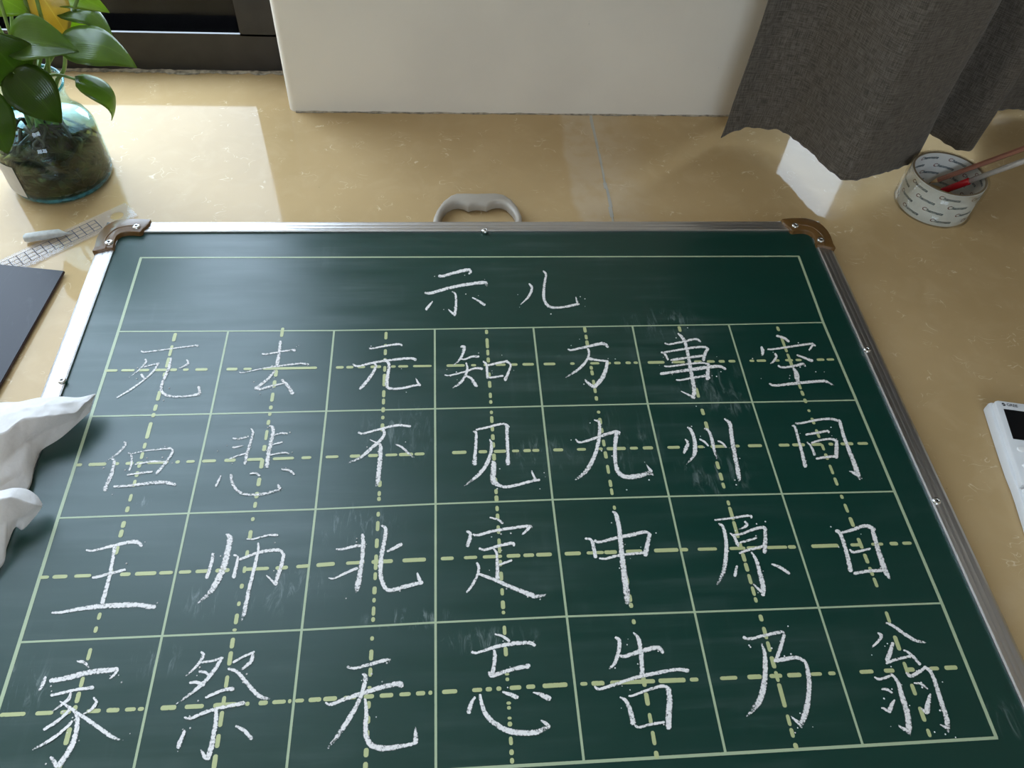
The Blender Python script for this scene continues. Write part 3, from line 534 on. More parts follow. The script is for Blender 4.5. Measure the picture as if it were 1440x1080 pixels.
# ---- chalk characters: strokes as (x, y, width) in a local enlarged frame with origin and scale
A, B6, H5 = 7.2, 6.0, 5.5385
CH = [
((580,345,H5),[[(208,240,24),(240,240,26),(330,215,28),(430,192,30),(455,208,22),(440,222,18)],[(100,372,20),(150,372,26),(300,330,28),(480,298,28),(570,292,30),(575,315,22)],[(155,440,12),(125,478,24),(108,500,24)],[(310,363,10),(335,385,18),(340,460,24),(330,540,26)],[(330,545,22),(300,520,18),(278,498,6)],[(468,410,12),(520,438,20),(560,465,26)]]),
((580,345,H5),[[(910,302,16),(930,335,24),(905,400,22),(838,466,8)],[(1020,203,16),(1040,230,20),(1028,300,24),(1022,400,28),(1040,455,26),(1085,485,22),(1180,482,20),(1280,462,24),(1295,460,20)],[(1285,458,22),(1272,405,12)]]),
((140,440,A),[[(425,390,22),(470,397,18),(700,368,16),(950,335,18),(995,335,30)],[(465,475,25),(470,500,25),(400,580,18),(300,655,12)],[(455,548,14),(600,512,18)],[(600,512,22),(540,600,25),(450,680,20),(320,775,24),(180,858,18)],[(425,630,35),(445,655,30),(460,680,20)],[(725,465,28),(700,570,38),(650,680,35),(625,770,38),(650,820,35),(730,848,26),(870,848,22),(990,828,30),(1015,810,34),(1005,755,36)],[(885,480,18),(900,510,30),(850,545,18),(790,570,12)]]),
((300,440,A),[[(495,417,18),(545,420,20),(650,400,20),(780,380,24),(825,380,32)],[(680,295,40),(665,420,40),(645,535,48)],[(265,603,12),(310,605,14),(500,565,14),(700,535,20),(880,515,22),(960,525,28)],[(620,595,26),(540,685,35),(430,765,36)],[(430,765,40),(475,775,30),(600,740,26),(720,718,20)],[(700,685,38),(760,750,40),(800,815,50)]]),
((460,440,A),[[(430,360,24),(460,362,20),(600,335,22),(720,318,26),(755,330,26)],[(265,522,22),(310,542,22),(450,510,26),(600,485,28),(830,462,28),(895,475,36)],[(480,515,22),(495,545,30),(450,630,36),(400,700,40),(335,770,34)],[(585,480,40),(625,515,36),(620,600,40),(605,700,44),(615,755,40),(660,770,28),(760,765,26),(900,735,26),(940,735,26)],[(940,735,30),(915,700,24),(900,665,14)]]),
((600,440,A),[[(350,345,26),(380,350,40),(360,430,30),(320,490,22),(270,535,14)],[(340,465,20),(385,472,20),(460,445,26),(525,445,28)],[(185,632,14),(235,635,18),(380,600,22),(500,562,26),(560,568,34)],[(400,510,18),(412,560,30),(395,630,32),(340,710,34),(255,768,14)],[(400,640,22),(450,665,30),(480,710,44),(505,740,40)],[(575,495,22),(605,530,30),(612,600,32),(615,660,32)],[(620,535,24),(700,515,26),(815,490,26)],[(810,495,32),(850,530,26),(830,600,32),(795,680,40)],[(610,660,20),(680,655,24),(770,640,24)]]),
((740,440,A),[[(425,370,20),(460,378,24),(600,348,30),(770,312,36),(825,345,32)],[(625,365,26),(635,420,26),(600,500,34),(520,580,34),(400,655,20)],[(640,465,40),(700,478,24),(825,492,26)],[(820,495,36),(810,560,44),(770,660,50),(690,755,44)],[(690,755,34),(640,725,34),(595,680,24)]]),
((880,440,A),[[(530,210,20),(570,250,34),(600,300,38),(630,430,40),(660,600,46),(690,760,50),(690,830,50)],[(690,860,40),(650,840,26),(560,795,12)],[(395,310,18),(440,320,22),(560,298,24),(700,268,28),(755,292,24)],[(360,402,20),(395,420,26),(425,475,26)],[(390,402,22),(550,375,26),(700,352,28),(800,350,28),(835,370,24)],[(825,375,36),(800,420,40),(785,480,38)],[(460,480,30),(600,460,28),(770,437,30)],[(392,542,18),(450,545,22),(600,525,24),(760,508,24),(830,520,24)],[(840,520,28),(830,590,44),(825,670,44)],[(355,620,34),(500,600,32),(700,572,40),(850,552,40),(950,545,34),(1005,570,34)],[(512,682,20),(560,682,24),(700,657,26),(820,645,26),(845,665,24)]]),
((1020,440,A),[[(520,235,26),(590,255,32),(640,292,28)],[(365,350,26),(378,390,44),(370,430,26)],[(430,372,20),(500,368,22),(650,345,26),(880,312,24)],[(880,312,20),(910,335,20)],[(885,325,30),(850,378,24)],[(500,415,22),(515,445,30),(490,490,28),(455,515,18)],[(725,430,20),(800,458,26),(875,488,40)],[(535,538,22),(580,555,26),(700,540,30),(780,520,32),(808,545,20)],[(690,565,26),(715,610,52),(725,660,56),(740,720,36)],[(445,722,22),(510,738,30),(700,718,34),(950,695,32),(1020,700,34),(1092,738,20)]]),
((110,570,A),[[(470,375,30),(480,400,26),(400,490,24),(265,578,12)],[(345,545,26),(365,570,40),(345,680,46),(300,780,50),(270,855,56)],[(510,485,20),(540,510,28),(540,600,26),(518,655,26)],[(550,490,16),(700,460,16),(940,437,24)],[(940,440,24),(955,475,30),(890,580,34),(795,690,36)],[(580,600,18),(750,572,22),(900,575,18)],[(500,707,20),(620,690,26),(750,675,26)],[(365,825,26),(480,820,30),(650,800,36),(850,780,44),(980,805,36)]]),
((260,570,A),[[(670,240,18),(690,275,30),(665,380,34),(630,490,36),(608,590,38)],[(490,335,22),(540,342,22),(640,318,24)],[(485,428,20),(520,425,20),(590,408,14)],[(450,545,18),(530,515,18),(615,490,22)],[(860,210,20),(895,240,44),(880,350,48),(850,470,52),(830,620,52)],[(905,305,20),(970,285,20),(1035,288,22)],[(890,400,18),(985,375,22)],[(870,505,18),(1000,482,20),(1050,492,20)],[(365,720,20),(340,770,26),(315,820,26)],[(470,710,36),(475,770,36),(510,840,38),(570,890,34),(680,908,30),(800,900,34),(900,875,34),(985,850,24)],[(945,810,26),(960,840,44)],[(665,695,22),(720,690,26),(755,715,30)],[(985,650,24),(1060,665,32),(1105,700,26)]]),
((440,570,A),[[(465,278,26),(510,288,22),(650,250,26),(850,205,28),(985,215,28)],[(715,250,36),(722,300,36),(680,360,38),(600,430,40),(480,530,36),(360,585,20)],[(580,350,12),(660,390,24),(685,420,44),(680,560,52),(665,700,54),(655,780,56),(635,820,24)],[(845,400,18),(900,425,26),(960,480,30),(1022,530,20)]]),
((600,570,A),[[(475,265,20),(500,285,36),(498,400,36),(490,500,42),(485,590,62)],[(505,248,24),(600,228,26),(770,190,28),(830,220,30)],[(812,220,42),(815,350,42),(822,500,42),(820,590,60)],[(640,350,18),(655,390,34),(650,480,40),(610,590,46),(540,690,44),(460,760,34),(380,818,14)],[(665,570,22),(680,600,62),(672,700,66),(680,775,70),(740,815,40),(820,828,36),(950,800,34),(1080,765,32),(1140,758,28)],[(1100,750,30),(1075,700,26),(1060,660,16)]]),
((760,570,A),[[(545,150,14),(590,170,34),(600,240,40),(590,350,44),(560,480,44),(500,610,50),(430,700,46),(350,755,26)],[(358,348,20),(405,378,26),(550,335,32),(650,300,36),(760,270,36),(800,280,30)],[(770,280,56),(757,400,48),(755,540,46),(775,650,50),(820,710,52),(900,728,56),(1000,715,56),(1100,688,52),(1140,710,20)],[(1120,670,40),(1090,630,24),(1070,600,10)]]),
((920,570,A),[[(315,345,16),(340,385,36),(320,440,44),(300,485,30)],[(340,225,24),(375,260,40),(405,350,44),(412,450,52),(395,520,40),(322,600,10)],[(460,345,18),(510,375,26),(545,412,22)],[(510,240,24),(550,260,30),(580,340,40),(605,450,36),(630,540,18)],[(645,362,20),(690,385,26),(725,428,22)],[(712,140,20),(765,190,44),(780,300,48),(800,430,50),(825,560,50),(850,690,52),(860,745,50),(855,775,20)]]),
((1080,560,A),[[(245,280,20),(275,300,30),(310,430,34),(345,560,38),(375,690,48)],[(280,255,24),(320,258,26),(450,230,26),(600,210,30),(720,230,30)],[(725,235,36),(760,370,40),(820,530,46),(870,660,54),(910,770,56),(930,825,20)],[(895,775,44),(860,755,30),(822,742,16)],[(385,370,26),(480,355,28),(600,335,28),(612,350,24)],[(395,450,18),(440,500,28),(470,575,32)],[(440,455,22),(540,425,26),(640,415,28),(700,440,28)],[(695,440,32),(690,510,52),(690,600,46)],[(490,615,28),(580,600,30),(690,590,30)]]),
((20,710,B6),[[(612,383,20),(660,388,22),(800,355,28),(950,320,34),(1040,315,40),(1072,345,36)],[(850,360,40),(835,450,36),(810,580,34),(775,720,40),(745,830,46)],[(665,615,26),(720,605,30),(830,575,28),(935,550,26)],[(322,912,22),(400,908,28),(550,880,38),(700,860,46),(900,848,52),(1050,845,48),(1130,858,48),(1185,860,40)]]),
((230,710,B6),[[(415,415,28),(415,450,34),(390,540,34),(365,615,36)],[(530,250,16),(560,280,56),(545,380,60),(510,520,60),(455,640,60),(390,740,50),(275,845,10)],[(595,425,18),(625,440,24),(620,500,34),(605,560,38),(592,610,40)],[(645,462,24),(700,440,26),(800,405,30),(900,385,32),(980,385,34),(1015,420,30)],[(1015,420,34),(995,510,40),(965,600,42),(945,670,40)],[(940,670,26),(910,635,22),(870,598,14)],[(705,290,12),(760,290,16),(880,258,20),(960,258,28)],[(800,325,18),(800,380,28),(770,520,34),(730,680,36),(700,820,42),(680,920,42),(655,990,12)]]),
((420,710,B6),[[(540,255,34),(545,330,40),(535,470,42),(515,600,50),(495,690,56),(490,740,24)],[(320,375,16),(370,375,22),(460,352,30),(520,345,28)],[(255,618,12),(300,622,18),(400,575,26),(495,535,30)],[(700,175,18),(735,205,36),(725,300,40),(700,430,44),(690,560,44),(705,650,42),(745,715,40),(800,718,38),(900,690,40),(1040,655,36)],[(1030,655,36),(1010,610,32),(1000,570,14)],[(750,392,22),(800,370,32),(865,335,36)]]),
((600,710,B6),[[(535,108,14),(600,125,24),(640,155,24)],[(340,225,22),(370,245,32),(360,300,40),(345,345,38)],[(395,250,20),(430,258,26),(550,225,30),(700,200,30),(860,180,30),(890,195,16)],[(870,185,32),(840,220,28),(805,252,16)],[(447,370,24),(490,380,26),(600,350,30),(720,325,32),(735,345,24)],[(565,375,14),(590,410,28),(595,500,32),(598,620,44)],[(610,508,18),(660,490,24),(715,470,22)],[(425,495,26),(440,530,28),(430,590,26),(390,670,28),(340,738,22)],[(440,585,24),(550,625,34),(700,690,38),(850,750,46),(920,775,46),(1005,762,22)]]),
((770,690,B6),[[(320,405,20),(365,415,26),(385,460,38),(405,560,38)],[(400,425,30),(440,435,26),(580,400,34),(720,372,36),(820,350,32),(870,375,24)],[(860,370,36),(845,440,44),(825,540,52)],[(440,572,20),(490,575,24),(600,548,28),(760,530,26),(820,525,30)],[(550,180,18),(580,210,40),(605,330,44),(620,480,48),(635,620,54),(655,780,60),(675,930,62),(660,950,24)]]),
((950,690,B6),[[(332,248,18),(380,245,20),(500,228,22),(620,212,24),(640,230,20)],[(365,282,18),(400,310,32),(425,420,36),(425,540,40),(405,680,42),(355,790,30)],[(585,265,24),(600,290,34),(570,315,20),(535,325,12)],[(460,362,14),(495,390,28),(520,450,34),(535,475,24)],[(490,375,20),(560,365,24),(650,330,28),(735,312,30),(765,330,24)],[(755,330,36),(755,420,42),(750,520,42)],[(545,440,20),(620,420,24),(680,402,20)],[(540,527,24),(620,500,26),(740,470,30)],[(640,525,20),(680,590,34),(710,700,42),(735,800,50),(738,880,40)],[(735,860,30),(695,830,26),(655,790,16)],[(515,640,24),(508,680,30),(500,720,30)],[(810,622,16),(880,650,30),(955,700,28)]]),
((1110,690,B6),[[(395,340,34),(425,360,36),(460,450,38),(490,560,42),(515,675,46)],[(435,358,24),(520,335,32),(640,298,36),(715,330,36)],[(700,325,40),(725,420,44),(760,540,50),(800,660,54),(830,720,40),(852,750,12)],[(510,500,20),(540,522,26),(620,505,24),(680,492,20)],[(550,700,34),(650,682,32),(800,672,34)]]),
((0,900,B6),[[(655,180,22),(710,190,34),(750,232,20)],[(385,315,26),(370,360,36),(335,425,26)],[(430,345,44),(550,325,52),(750,275,52),(900,258,50),(990,248,44)],[(990,250,36),(965,295,28),(925,330,18)],[(435,467,28),(520,450,28),(650,420,30),(785,402,36)],[(600,450,26),(580,500,34),(520,550,26),(440,605,14)],[(510,520,14),(570,560,34),(580,600,30),(480,690,32),(375,755,30)],[(580,565,30),(640,610,44),(655,680,46),(640,800,50),(590,930,56),(500,1060,52)],[(480,1065,46),(455,1020,44),(435,995,38)],[(610,690,30),(540,760,30),(420,850,32),(280,925,20)],[(640,610,30),(720,660,40),(850,750,42),(950,820,40),(1040,848,14)],[(795,490,24),(815,530,34),(770,590,28),(700,630,12)]]),
((200,900,B6),[[(500,105,26),(515,130,34),(470,210,28),(370,305,16)],[(500,190,22),(580,180,24),(680,152,24)],[(670,155,36),(620,240,38),(540,340,38),(440,430,32),(290,540,14)],[(485,268,26),(530,272,30),(565,300,24)],[(405,362,26),(460,358,34),(520,380,34)],[(770,190,22),(850,145,26),(945,102,22)],[(935,110,28),(920,180,40),(830,260,18)],[(730,245,26),(800,270,36),(880,360,42),(960,450,44),(1020,490,42),(1075,495,24)],[(540,485,28),(620,450,30),(700,420,34),(765,415,44)],[(360,655,20),(410,662,30),(550,605,36),(700,565,36),(860,535,40)],[(625,600,40),(625,680,44),(605,800,44),(585,900,52),(555,1000,50)],[(540,1000,44),(520,970,40),(500,930,24)],[(360,770,30),(330,840,40),(305,905,46)],[(795,730,26),(860,765,38),(920,830,46)]]),
((410,900,B6),[[(475,228,26),(530,240,26),(650,210,34),(800,170,36),(830,190,20)],[(290,530,20),(330,545,30),(450,500,38),(600,450,44),(760,400,48),(900,370,52),(925,385,60)],[(600,290,18),(625,310,44),(610,400,42),(570,510,42),(500,640,48),(410,780,50),(310,910,26)],[(620,500,26),(632,600,40),(625,720,46),(630,810,52),(670,885,56),(760,915,56),(880,905,48),(1030,875,34),(1060,850,26)],[(1045,865,50),(1048,810,46),(1045,735,12)]]),
((600,870,B6),[[(580,132,18),(640,150,26),(695,188,30)],[(385,285,30),(430,288,26),(560,245,34),(700,215,40),(860,205,36),(910,225,32)],[(570,270,24),(575,320,42),(570,390,40),(555,460,44)],[(525,455,24),(550,485,36),(640,455,40),(760,420,42),(860,400,48)],[(405,665,24),(375,720,36),(355,790,46)],[(450,645,26),(465,720,38),(500,810,46),(570,880,50),(680,945,56),(800,965,58),(920,960,52),(1010,925,46),(1055,910,20)],[(1030,910,40),(990,875,30),(960,860,16)],[(645,620,24),(700,640,40),(760,665,46)],[(900,625,14),(960,640,38),(1030,675,60)]]),
((790,870,B6),[[(455,160,26),(485,190,38),(480,270,38),(450,370,38),(405,420,26)],[(490,310,24),(530,320,36),(640,285,44),(800,245,44),(850,285,36)],[(605,120,16),(645,170,38),(665,270,44),(675,400,44),(678,480,48)],[(280,575,24),(320,595,30),(450,555,34),(620,500,36),(800,460,38),(970,430,34),(1060,440,44)],[(495,665,22),(545,700,38),(580,790,46),(600,880,56)],[(568,655,22),(600,650,22),(720,605,28),(850,570,34),(910,600,34)],[(900,600,50),(910,700,56),(900,820,60),(900,920,56)],[(610,890,20),(645,918,28),(740,895,28),(860,875,30)]]),
((980,860,B6),[[(395,218,32),(440,232,30),(560,205,32),(700,175,34),(740,180,20)],[(735,200,34),(715,270,38),(690,350,40),(670,400,40)],[(660,415,44),(740,402,42),(840,390,36),(895,415,36)],[(905,410,22),(930,480,40),(945,600,46),(940,720,50),(915,850,60),(880,950,48),(885,978,20)],[(870,945,40),(830,920,28),(795,885,14)],[(545,275,16),(570,350,38),(575,450,48),(570,580,54),(540,720,62),(490,810,56),(420,885,16)]]),
((1180,860,B6),[[(328,180,18),(355,210,34),(320,260,28),(272,305,18)],[(398,98,22),(450,120,28),(550,190,32),(640,245,30),(725,262,22)],[(450,270,34),(430,340,44),(405,410,50)],[(400,435,30),(450,415,30),(520,395,30),(600,378,24)],[(545,328,18),(600,360,28),(680,445,30)],[(298,555,16),(340,572,28),(430,545,28)],[(435,530,26),(490,590,36),(530,720,48),(570,850,56),(585,950,58),(585,1010,56),(600,1045,14)],[(570,1005,40),(530,985,26),(498,962,14)],[(360,655,20),(400,660,26),(450,692,18)],[(465,750,20),(440,790,44),(420,845,44)],[(400,835,30),(360,812,16)],[(565,520,22),(605,545,36),(680,505,36),(725,475,32)],[(715,470,28),(770,510,36),(820,640,42),(860,770,46),(900,890,50),(915,980,48),(918,1022,14)],[(905,980,36),(880,970,26),(850,955,16)],[(630,605,14),(690,615,26),(750,660,14)],[(765,700,20),(750,760,50),(735,850,60)],[(720,845,30),(685,815,14)]]),
]
SPECK = []
for (ox, oy, sc), strokes in CH:
    V = []; Fc = []; U = []; z = TB + 0.00040
    for st in strokes:
        P = [(ox + x / sc, oy + y / sc, w_ / sc) for x, y, w_ in st]
        P = catmull(P, 6)
        d0 = Vector((P[0][0] - P[1][0], P[0][1] - P[1][1])).normalized(); d1 = Vector((P[-1][0] - P[-2][0], P[-1][1] - P[-2][1])).normalized()
        P = [(P[0][0] + d0.x * P[0][2] * 0.3, P[0][1] + d0.y * P[0][2] * 0.3, P[0][2] * 0.55)] + P + [(P[-1][0] + d1.x * P[-1][2] * 0.3, P[-1][1] + d1.y * P[-1][2] * 0.3, P[-1][2] * 0.55)]
        k0 = len(V); n = len(P)
        tail = st[-1][2] < st[-2][2] * 0.75
        for i, (x, y, w_) in enumerate(P):
            a, b = P[max(i-1, 0)], P[min(i+1, n-1)]
            t = Vector((b[0] - a[0], b[1] - a[1])); t = t.normalized() if t.length > 1e-6 else Vector((1, 0))
            wj = w_ * (1 + 0.10 * mnoise.noise((x * 0.35, y * 0.35, ox)))
            fade = 0.0
            if tail: fade = max(0.0, (i / (n - 1) - 0.7) / 0.3) * 0.45
            if x < 470 and y < 720: fade += 0.12           # thinner chalk in the first columns
            for k in (-1, 0, 1):
                p = at(x - t.y * wj * 0.5 * k, y + t.x * wj * 0.5 * k); V.append((p.x, p.y, z)); U.append((k, fade))
            if random.random() < 0.055: SPECK.append((x + random.gauss(0, 9), y + random.gauss(2, 8), random.uniform(0.5, 1.2)))
        for i in range(n - 1):
            q = k0 + i * 3; Fc += [(q, q+1, q+4, q+3), (q+1, q+2, q+5, q+4)]
        z += 0.00003
    obj('chalk_character', V, Fc, M['chalk'], cb, origin=Vector((0, 0, 0)), uv={'stroke': U})
# loose chalk crumbs on the board
V = []; Fc = []; U = []
for x, y, s_ in SPECK:
    if not (60 < x < 1400 and 380 < y < 1075): continue
    p = at(x, y); k = len(V); r = s_ * 0.0008
    for j in range(5):
        a = j * 1.2566 + x; V.append((p.x + r * math.cos(a), p.y + r * math.sin(a), TB + 0.0004)); U.append((0, 0))
    V.append((p.x, p.y, TB + 0.0004 + r)); U.append((0, 0))
    for j in range(5): Fc.append((k + j, k + (j + 1) % 5, k + 5))
tag(obj('chalk_crumbs', V, Fc, M['chalk'], cb, origin=Vector((0, 0, 0)), uv={'stroke': U}), 'scattered white chalk crumbs', kind='stuff')

# ------------------------------------------------------------------ curtain
cp = [tuple(at(*q)) for q in ((1020,194,.010),(1031,186,.019),(1050,180,.024),(1078,182,.027),(1101,187,.030),(1135,210,.034))] + [(0.492,0.274,0.034),(0.513,0.250,0.035),(0.545,0.259,0.034),(0.592,0.281,0.030),(0.632,0.304,0.028),(0.650,0.334,0.026),(0.668,0.372,0.022),(0.690,0.384,0.020),(0.706,0.364,0.020),(0.722,0.346,0.018),(0.744,0.346,0.018),(0.764,0.376,0.018),(0.792,0.43,0.016),(0.84,0.457,0.014),(0.89,0.463,0.012),(0.95,0.45,0.012),(1.0,0.40,0.014),(1.05,0.38,0.016),(1.10,0.42,0.016),(1.2,0.455,0.014),(1.3,0.40,0.016),(1.38,0.38,0.016),(1.48,0.44,0.016),(1.58,0.42,0.016),(1.7,0.38,0.016),(1.8,0.44,0.016),(1.9,0.40,0.016)]
cs = catmull(cp, 9)
ZS = [0.0, 0.006, 0.014, 0.025, 0.04, 0.06, 0.09, 0.13, 0.18, 0.25, 0.35, 0.5, 0.7, 0.95, 1.2, 1.6, 2.38]
V = []; Fc = []; U = []; s_ = 0.0
for i, (x, y, z0) in enumerate(cs):
    if i: s_ += math.hypot(x - cs[i-1][0], y - cs[i-1][1])
    z0 += 0.0022 * mnoise.noise((s_ * 75, 0.3, 0)) + 0.0016 * abs(math.sin(s_ * 150))
    for z in ZS:
        zz = z0 + z * (2.40 - z0) / 2.38
        fl_ = math.exp(-z / 0.05) * (1 if i < 8 else 0)
        wx = 0.004 * mnoise.noise((s_ * 9, zz * 7, 2.0)); wy = 0.005 * mnoise.noise((s_ * 9, zz * 7, 9.0))
        V.append((x - 0.007 * fl_ * (1 - i / 8) + wx * min(1, z * 20), y + wy * min(1, z * 20), zz)); U.append((s_, zz))
m = len(ZS)
for i in range(len(cs) - 1):
    for k in range(m - 1): Fc.append((i*m+k, (i+1)*m+k, (i+1)*m+k+1, i*m+k+1))
cur = obj('curtain', V, Fc, M['curtain'], None, True, origin=Vector((0.6, 0.4, 0.0)), uv={'UVMap': U})
sd = cur.modifiers.new('cloth', 'SOLIDIFY'); sd.thickness = 0.0016; sd.offset = 0
tag(cur, 'dark grey linen curtain hanging in deep folds over the window', 'curtain')

# ------------------------------------------------------------------ jar with pothos
JC = Vector((-0.551, 0.300, 0))
jar = empty('potted_pothos', JC); tag(jar, 'leafy pothos plant growing in a teal glass jar of water', 'houseplant')
out = [(0.056, 0.0), (0.0615, 0.003), (0.0635, 0.009), (0.0640, 0.020), (0.0638, 0.060), (0.0625, 0.074), (0.0575, 0.084), (0.0515, 0.0900), (0.0475, 0.096), (0.0450, 0.104), (0.0440, 0.114), (0.0452, 0.124), (0.0480, 0.131), (0.0486, 0.134), (0.0472, 0.1355)]
gl = MB().lathe(out, JC, 64).build('glass_jar', M['jar'], jar, True)
rim = [(0.0472, 0.1355), (0.0450, 0.133), (0.0464, 0.129), (0.0486, 0.134)]
MB().lathe(rim, JC, 64, True).build('jar_rim', M['jarbase'], jar, True)
MB().lathe([(0.0001, 0.0008), (0.056, 0.0008), (0.0612, 0.0035), (0.0628, 0.0085), (0.0560, 0.0085), (0.0001, 0.0085)], JC, 64).build('jar_base', M['jarbase'], jar, True)
MB().lathe([(0.0001, 0.009), (0.0610, 0.009), (0.0622, 0.020), (0.0620, 0.060), (0.0608, 0.0725), (0.0001, 0.0725)], JC, 56).build('water', M['water'], jar, True)
rr = random.Random(3)
for k in range(85):
    a = rr.uniform(0, 6.28); r0 = rr.uniform(0.0, 0.025)
    P = [(JC.x + r0 * math.cos(a), JC.y + r0 * math.sin(a), rr.uniform(0.06, 0.09))]
    for j in range(5):
        a += rr.uniform(-0.9, 0.9); r1 = min(0.060, r0 + 0.015 * (j + 1)); P.append((JC.x + r1 * math.cos(a), JC.y + r1 * math.sin(a), max(0.014, P[0][2] - 0.014 * (j + 1) + rr.uniform(-0.01, 0.01))))
    P = catmull(P, 4); MB().tube(P, [0.0024 - 0.0013 * i / len(P) for i in range(len(P))], 6).build('root', M['root'], jar, True)
# paper label wrapped on the jar wall
V = []; Fc = []
for i in range(13):
    a = math.radians(196 + i * 52 / 12); 
    for z in (0.012, 0.058): V.append((JC.x + 0.0646 * math.cos(a), JC.y + 0.0646 * math.sin(a), z))
for i in range(12): Fc.append((2*i, 2*i+2, 2*i+3, 2*i+1))
obj('paper_label', V, Fc, M['label'], jar, True)
def leaf(base, tip, width, nrm, mat, bulge=0.008, cup=0.25, fold=0.0, petiole=True, mouth=None):
    n_t, n_s = 14, 8
    d = tip - base; L = d.length; d.normalize(); nrm = Vector(nrm); nrm = (nrm - d * nrm.dot(d)).normalized(); side = d.cross(nrm)
    V = []; Fc = []; U = []
    for i in range(n_t + 1):
        t = i / n_t
        f = (math.sin(math.pi * min(1, t ** 0.62)) ** 0.85) if 0 < t < 1 else 0.0
        f = max(f, 0.015)
        c = base + d * L * t + nrm * bulge * math.sin(math.pi * t) - nrm * bulge * 0.7 * t ** 4
        for j in range(-n_s // 2, n_s // 2 + 1):
            u = j / (n_s / 2); h = width * 0.5 * f
            off = side * u * h + nrm * (cup * h * abs(u) ** 1.6) - d * (0.10 * L * (1 - t) ** 4 * abs(u))
            off += nrm * (0.0012 * mnoise.noise((u * 2.2 + L * 50, t * 5, base.x * 40)))
            V.append(c + off); U.append((u, t))
    m = n_s + 1
    for i in range(n_t):
        for j in range(n_s): Fc.append((i*m+j, i*m+j+1, (i+1)*m+j+1, (i+1)*m+j))
    o = obj('leaf', V, Fc, M[mat], jar, True, uv={'leaf': U})
    sd = o.modifiers.new('blade', 'SOLIDIFY'); sd.thickness = 0.0005
    if petiole:
        a = mouth if mouth is not None else JC + Vector((rr.uniform(-0.022, 0.022), rr.uniform(-0.022, 0.022), 0.125))
        low = JC + Vector((rr.uniform(-0.02, 0.02), rr.uniform(-0.02, 0.02), 0.055))
        mid = (a + base) / 2 + Vector((0, 0, 0.018)); P = catmull([tuple(low), tuple(a), tuple(mid), tuple(base + Vector((0, 0, 0.0)))], 6)
        MB().tube(P, [0.0026 - 0.0012 * i / len(P) for i in range(len(P))], 7).build('stem', M['stem'], jar, True)
    return o
cn = (0.40, -0.75, 0.52)
leaf(atY(19, 57, .275), atY(108, 70, .262), 0.053, (0.15, -0.60, 0.78), 'leaf', 0.006, 0.40)
leaf(atY(90, 61, .285), atY(194, 88, .300), 0.060, (0.30, -0.25, 0.92), 'leaf', 0.013, -0.12)
leaf(atY(20, 103, .250), atY(87, 173, .235), 0.056, cn, 'darkleaf', 0.007, 0.10)
leaf(atY(27, 104, .255), atY(-30, 42, .250), 0.064, cn, 'darkleaf', 0.006, 0.15)
leaf(atY(-22, 130, .235), atY(11, 219, .225), 0.044, cn, 'darkleaf', 0.006, 0.1)
leaf(atY(111, 113, .285), atY(168, 166, .290), 0.034, (0.55, -0.25, 0.80), 'leaf', 0.020, -0.35)
leaf(atY(48, -22, .330), atY(97, 53, .320), 0.046, cn, 'yellow', 0.004, 0.15)
leaf(atY(62, -16, .350), atY(153, 14, .345), 0.040, (0.1, -0.5, 0.85), 'lime', 0.008, 0.1)
leaf(atY(86, 14, .335), atY(162, 47, .330), 0.040, (0.35, -0.12, 0.93), 'leaf', 0.014, -0.2)
leaf(atY(-28, -14, .320), atY(39, 17, .300), 0.050, (0.1, -0.6, 0.8), 'lime', 0.006, -0.1)
leaf(atY(100, 8, .372), atY(126, 46, .372), 0.040, cn, 'lime', 0.004, 0.1)
leaf(atY(20, -60, .33), atY(90, -40, .30), 0.055, (0.1, -0.4, 0.9), 'leaf', 0.010, -0.1)
leaf(atY(-20, -90, .30), atY(-70, -40, .27), 0.055, (-0.2, -0.5, 0.8), 'leaf', 0.010, -0.1)
for p0, p1, Y0, Y1 in (((70, 118), (46, -20), .300, .315), ((60, 115), (112, -12), .305, .335), ((52, 112), (28, -25), .295, .31), ((78, 125), (92, 75), .30, .29), ((45, 110), (60, 40), .31, .31)):
    a, b = atY(*p0, Y0), atY(*p1, Y1)
    P = catmull([tuple(JC + Vector((0.3 * (a.x - JC.x), 0.3 * (a.y - JC.y), 0.05))), tuple(a), tuple((a + b) / 2 + Vector((0.003, 0.004, 0))), tuple(b)], 6)
    MB().tube(P, [0.0030 - 0.001 * i / len(P) for i in range(len(P))], 7).build('stem', M['stem'], jar, True)

# ------------------------------------------------------------------ ruler, chalk piece, dark sheet
ra, rb_ = at(164.6, 304, 0.001), at(86, 340.5, 0.001)
rd = (rb_ - ra); rd.z = 0; rd.normalize(); rn = Vector((-rd.y, rd.x, 0))
ru = empty('clear_ruler', Vector((ra.x, ra.y, 0))); tag(ru, 'clear plastic ruler with black grid marks under the chalk stick', 'ruler')
e0, L, hw = ra - rd * 0.020, 0.31, 0.0160
e0.z = 0
q = [e0 + rn * hw, e0 + rd * L + rn * hw, e0 + rd * L - rn * hw, e0 - rn * hw]
hc = e0 + rd * 0.020
ring = [hc + (rd * math.cos(a) * 0.0085 + rn * math.sin(a) * 0.0080) for a in [2 * math.pi * k / 24 for k in range(24)]]
V = []; Fc = []
bnd = []
for k in range(24):                                              # frame round the hang hole
    a = 2 * math.pi * k / 24; c_, s_ = math.cos(a), math.sin(a); m_ = max(abs(c_), abs(s_))
    bnd.append(hc + rd * (c_ / m_) * 0.020 + rn * (s_ / m_) * hw)
for z in (0.0005, 0.0025):
    V += [Vector((p.x, p.y, z)) for p in ring + bnd]
for k in range(24):
    j = (k + 1) % 24
    Fc += [(k, j, 24 + j, 24 + k), (48 + k, 72 + k, 72 + j, 48 + j), (k, 48 + k, 48 + j, j), (24 + k, 24 + j, 72 + j, 72 + k)]
b0 = len(V)
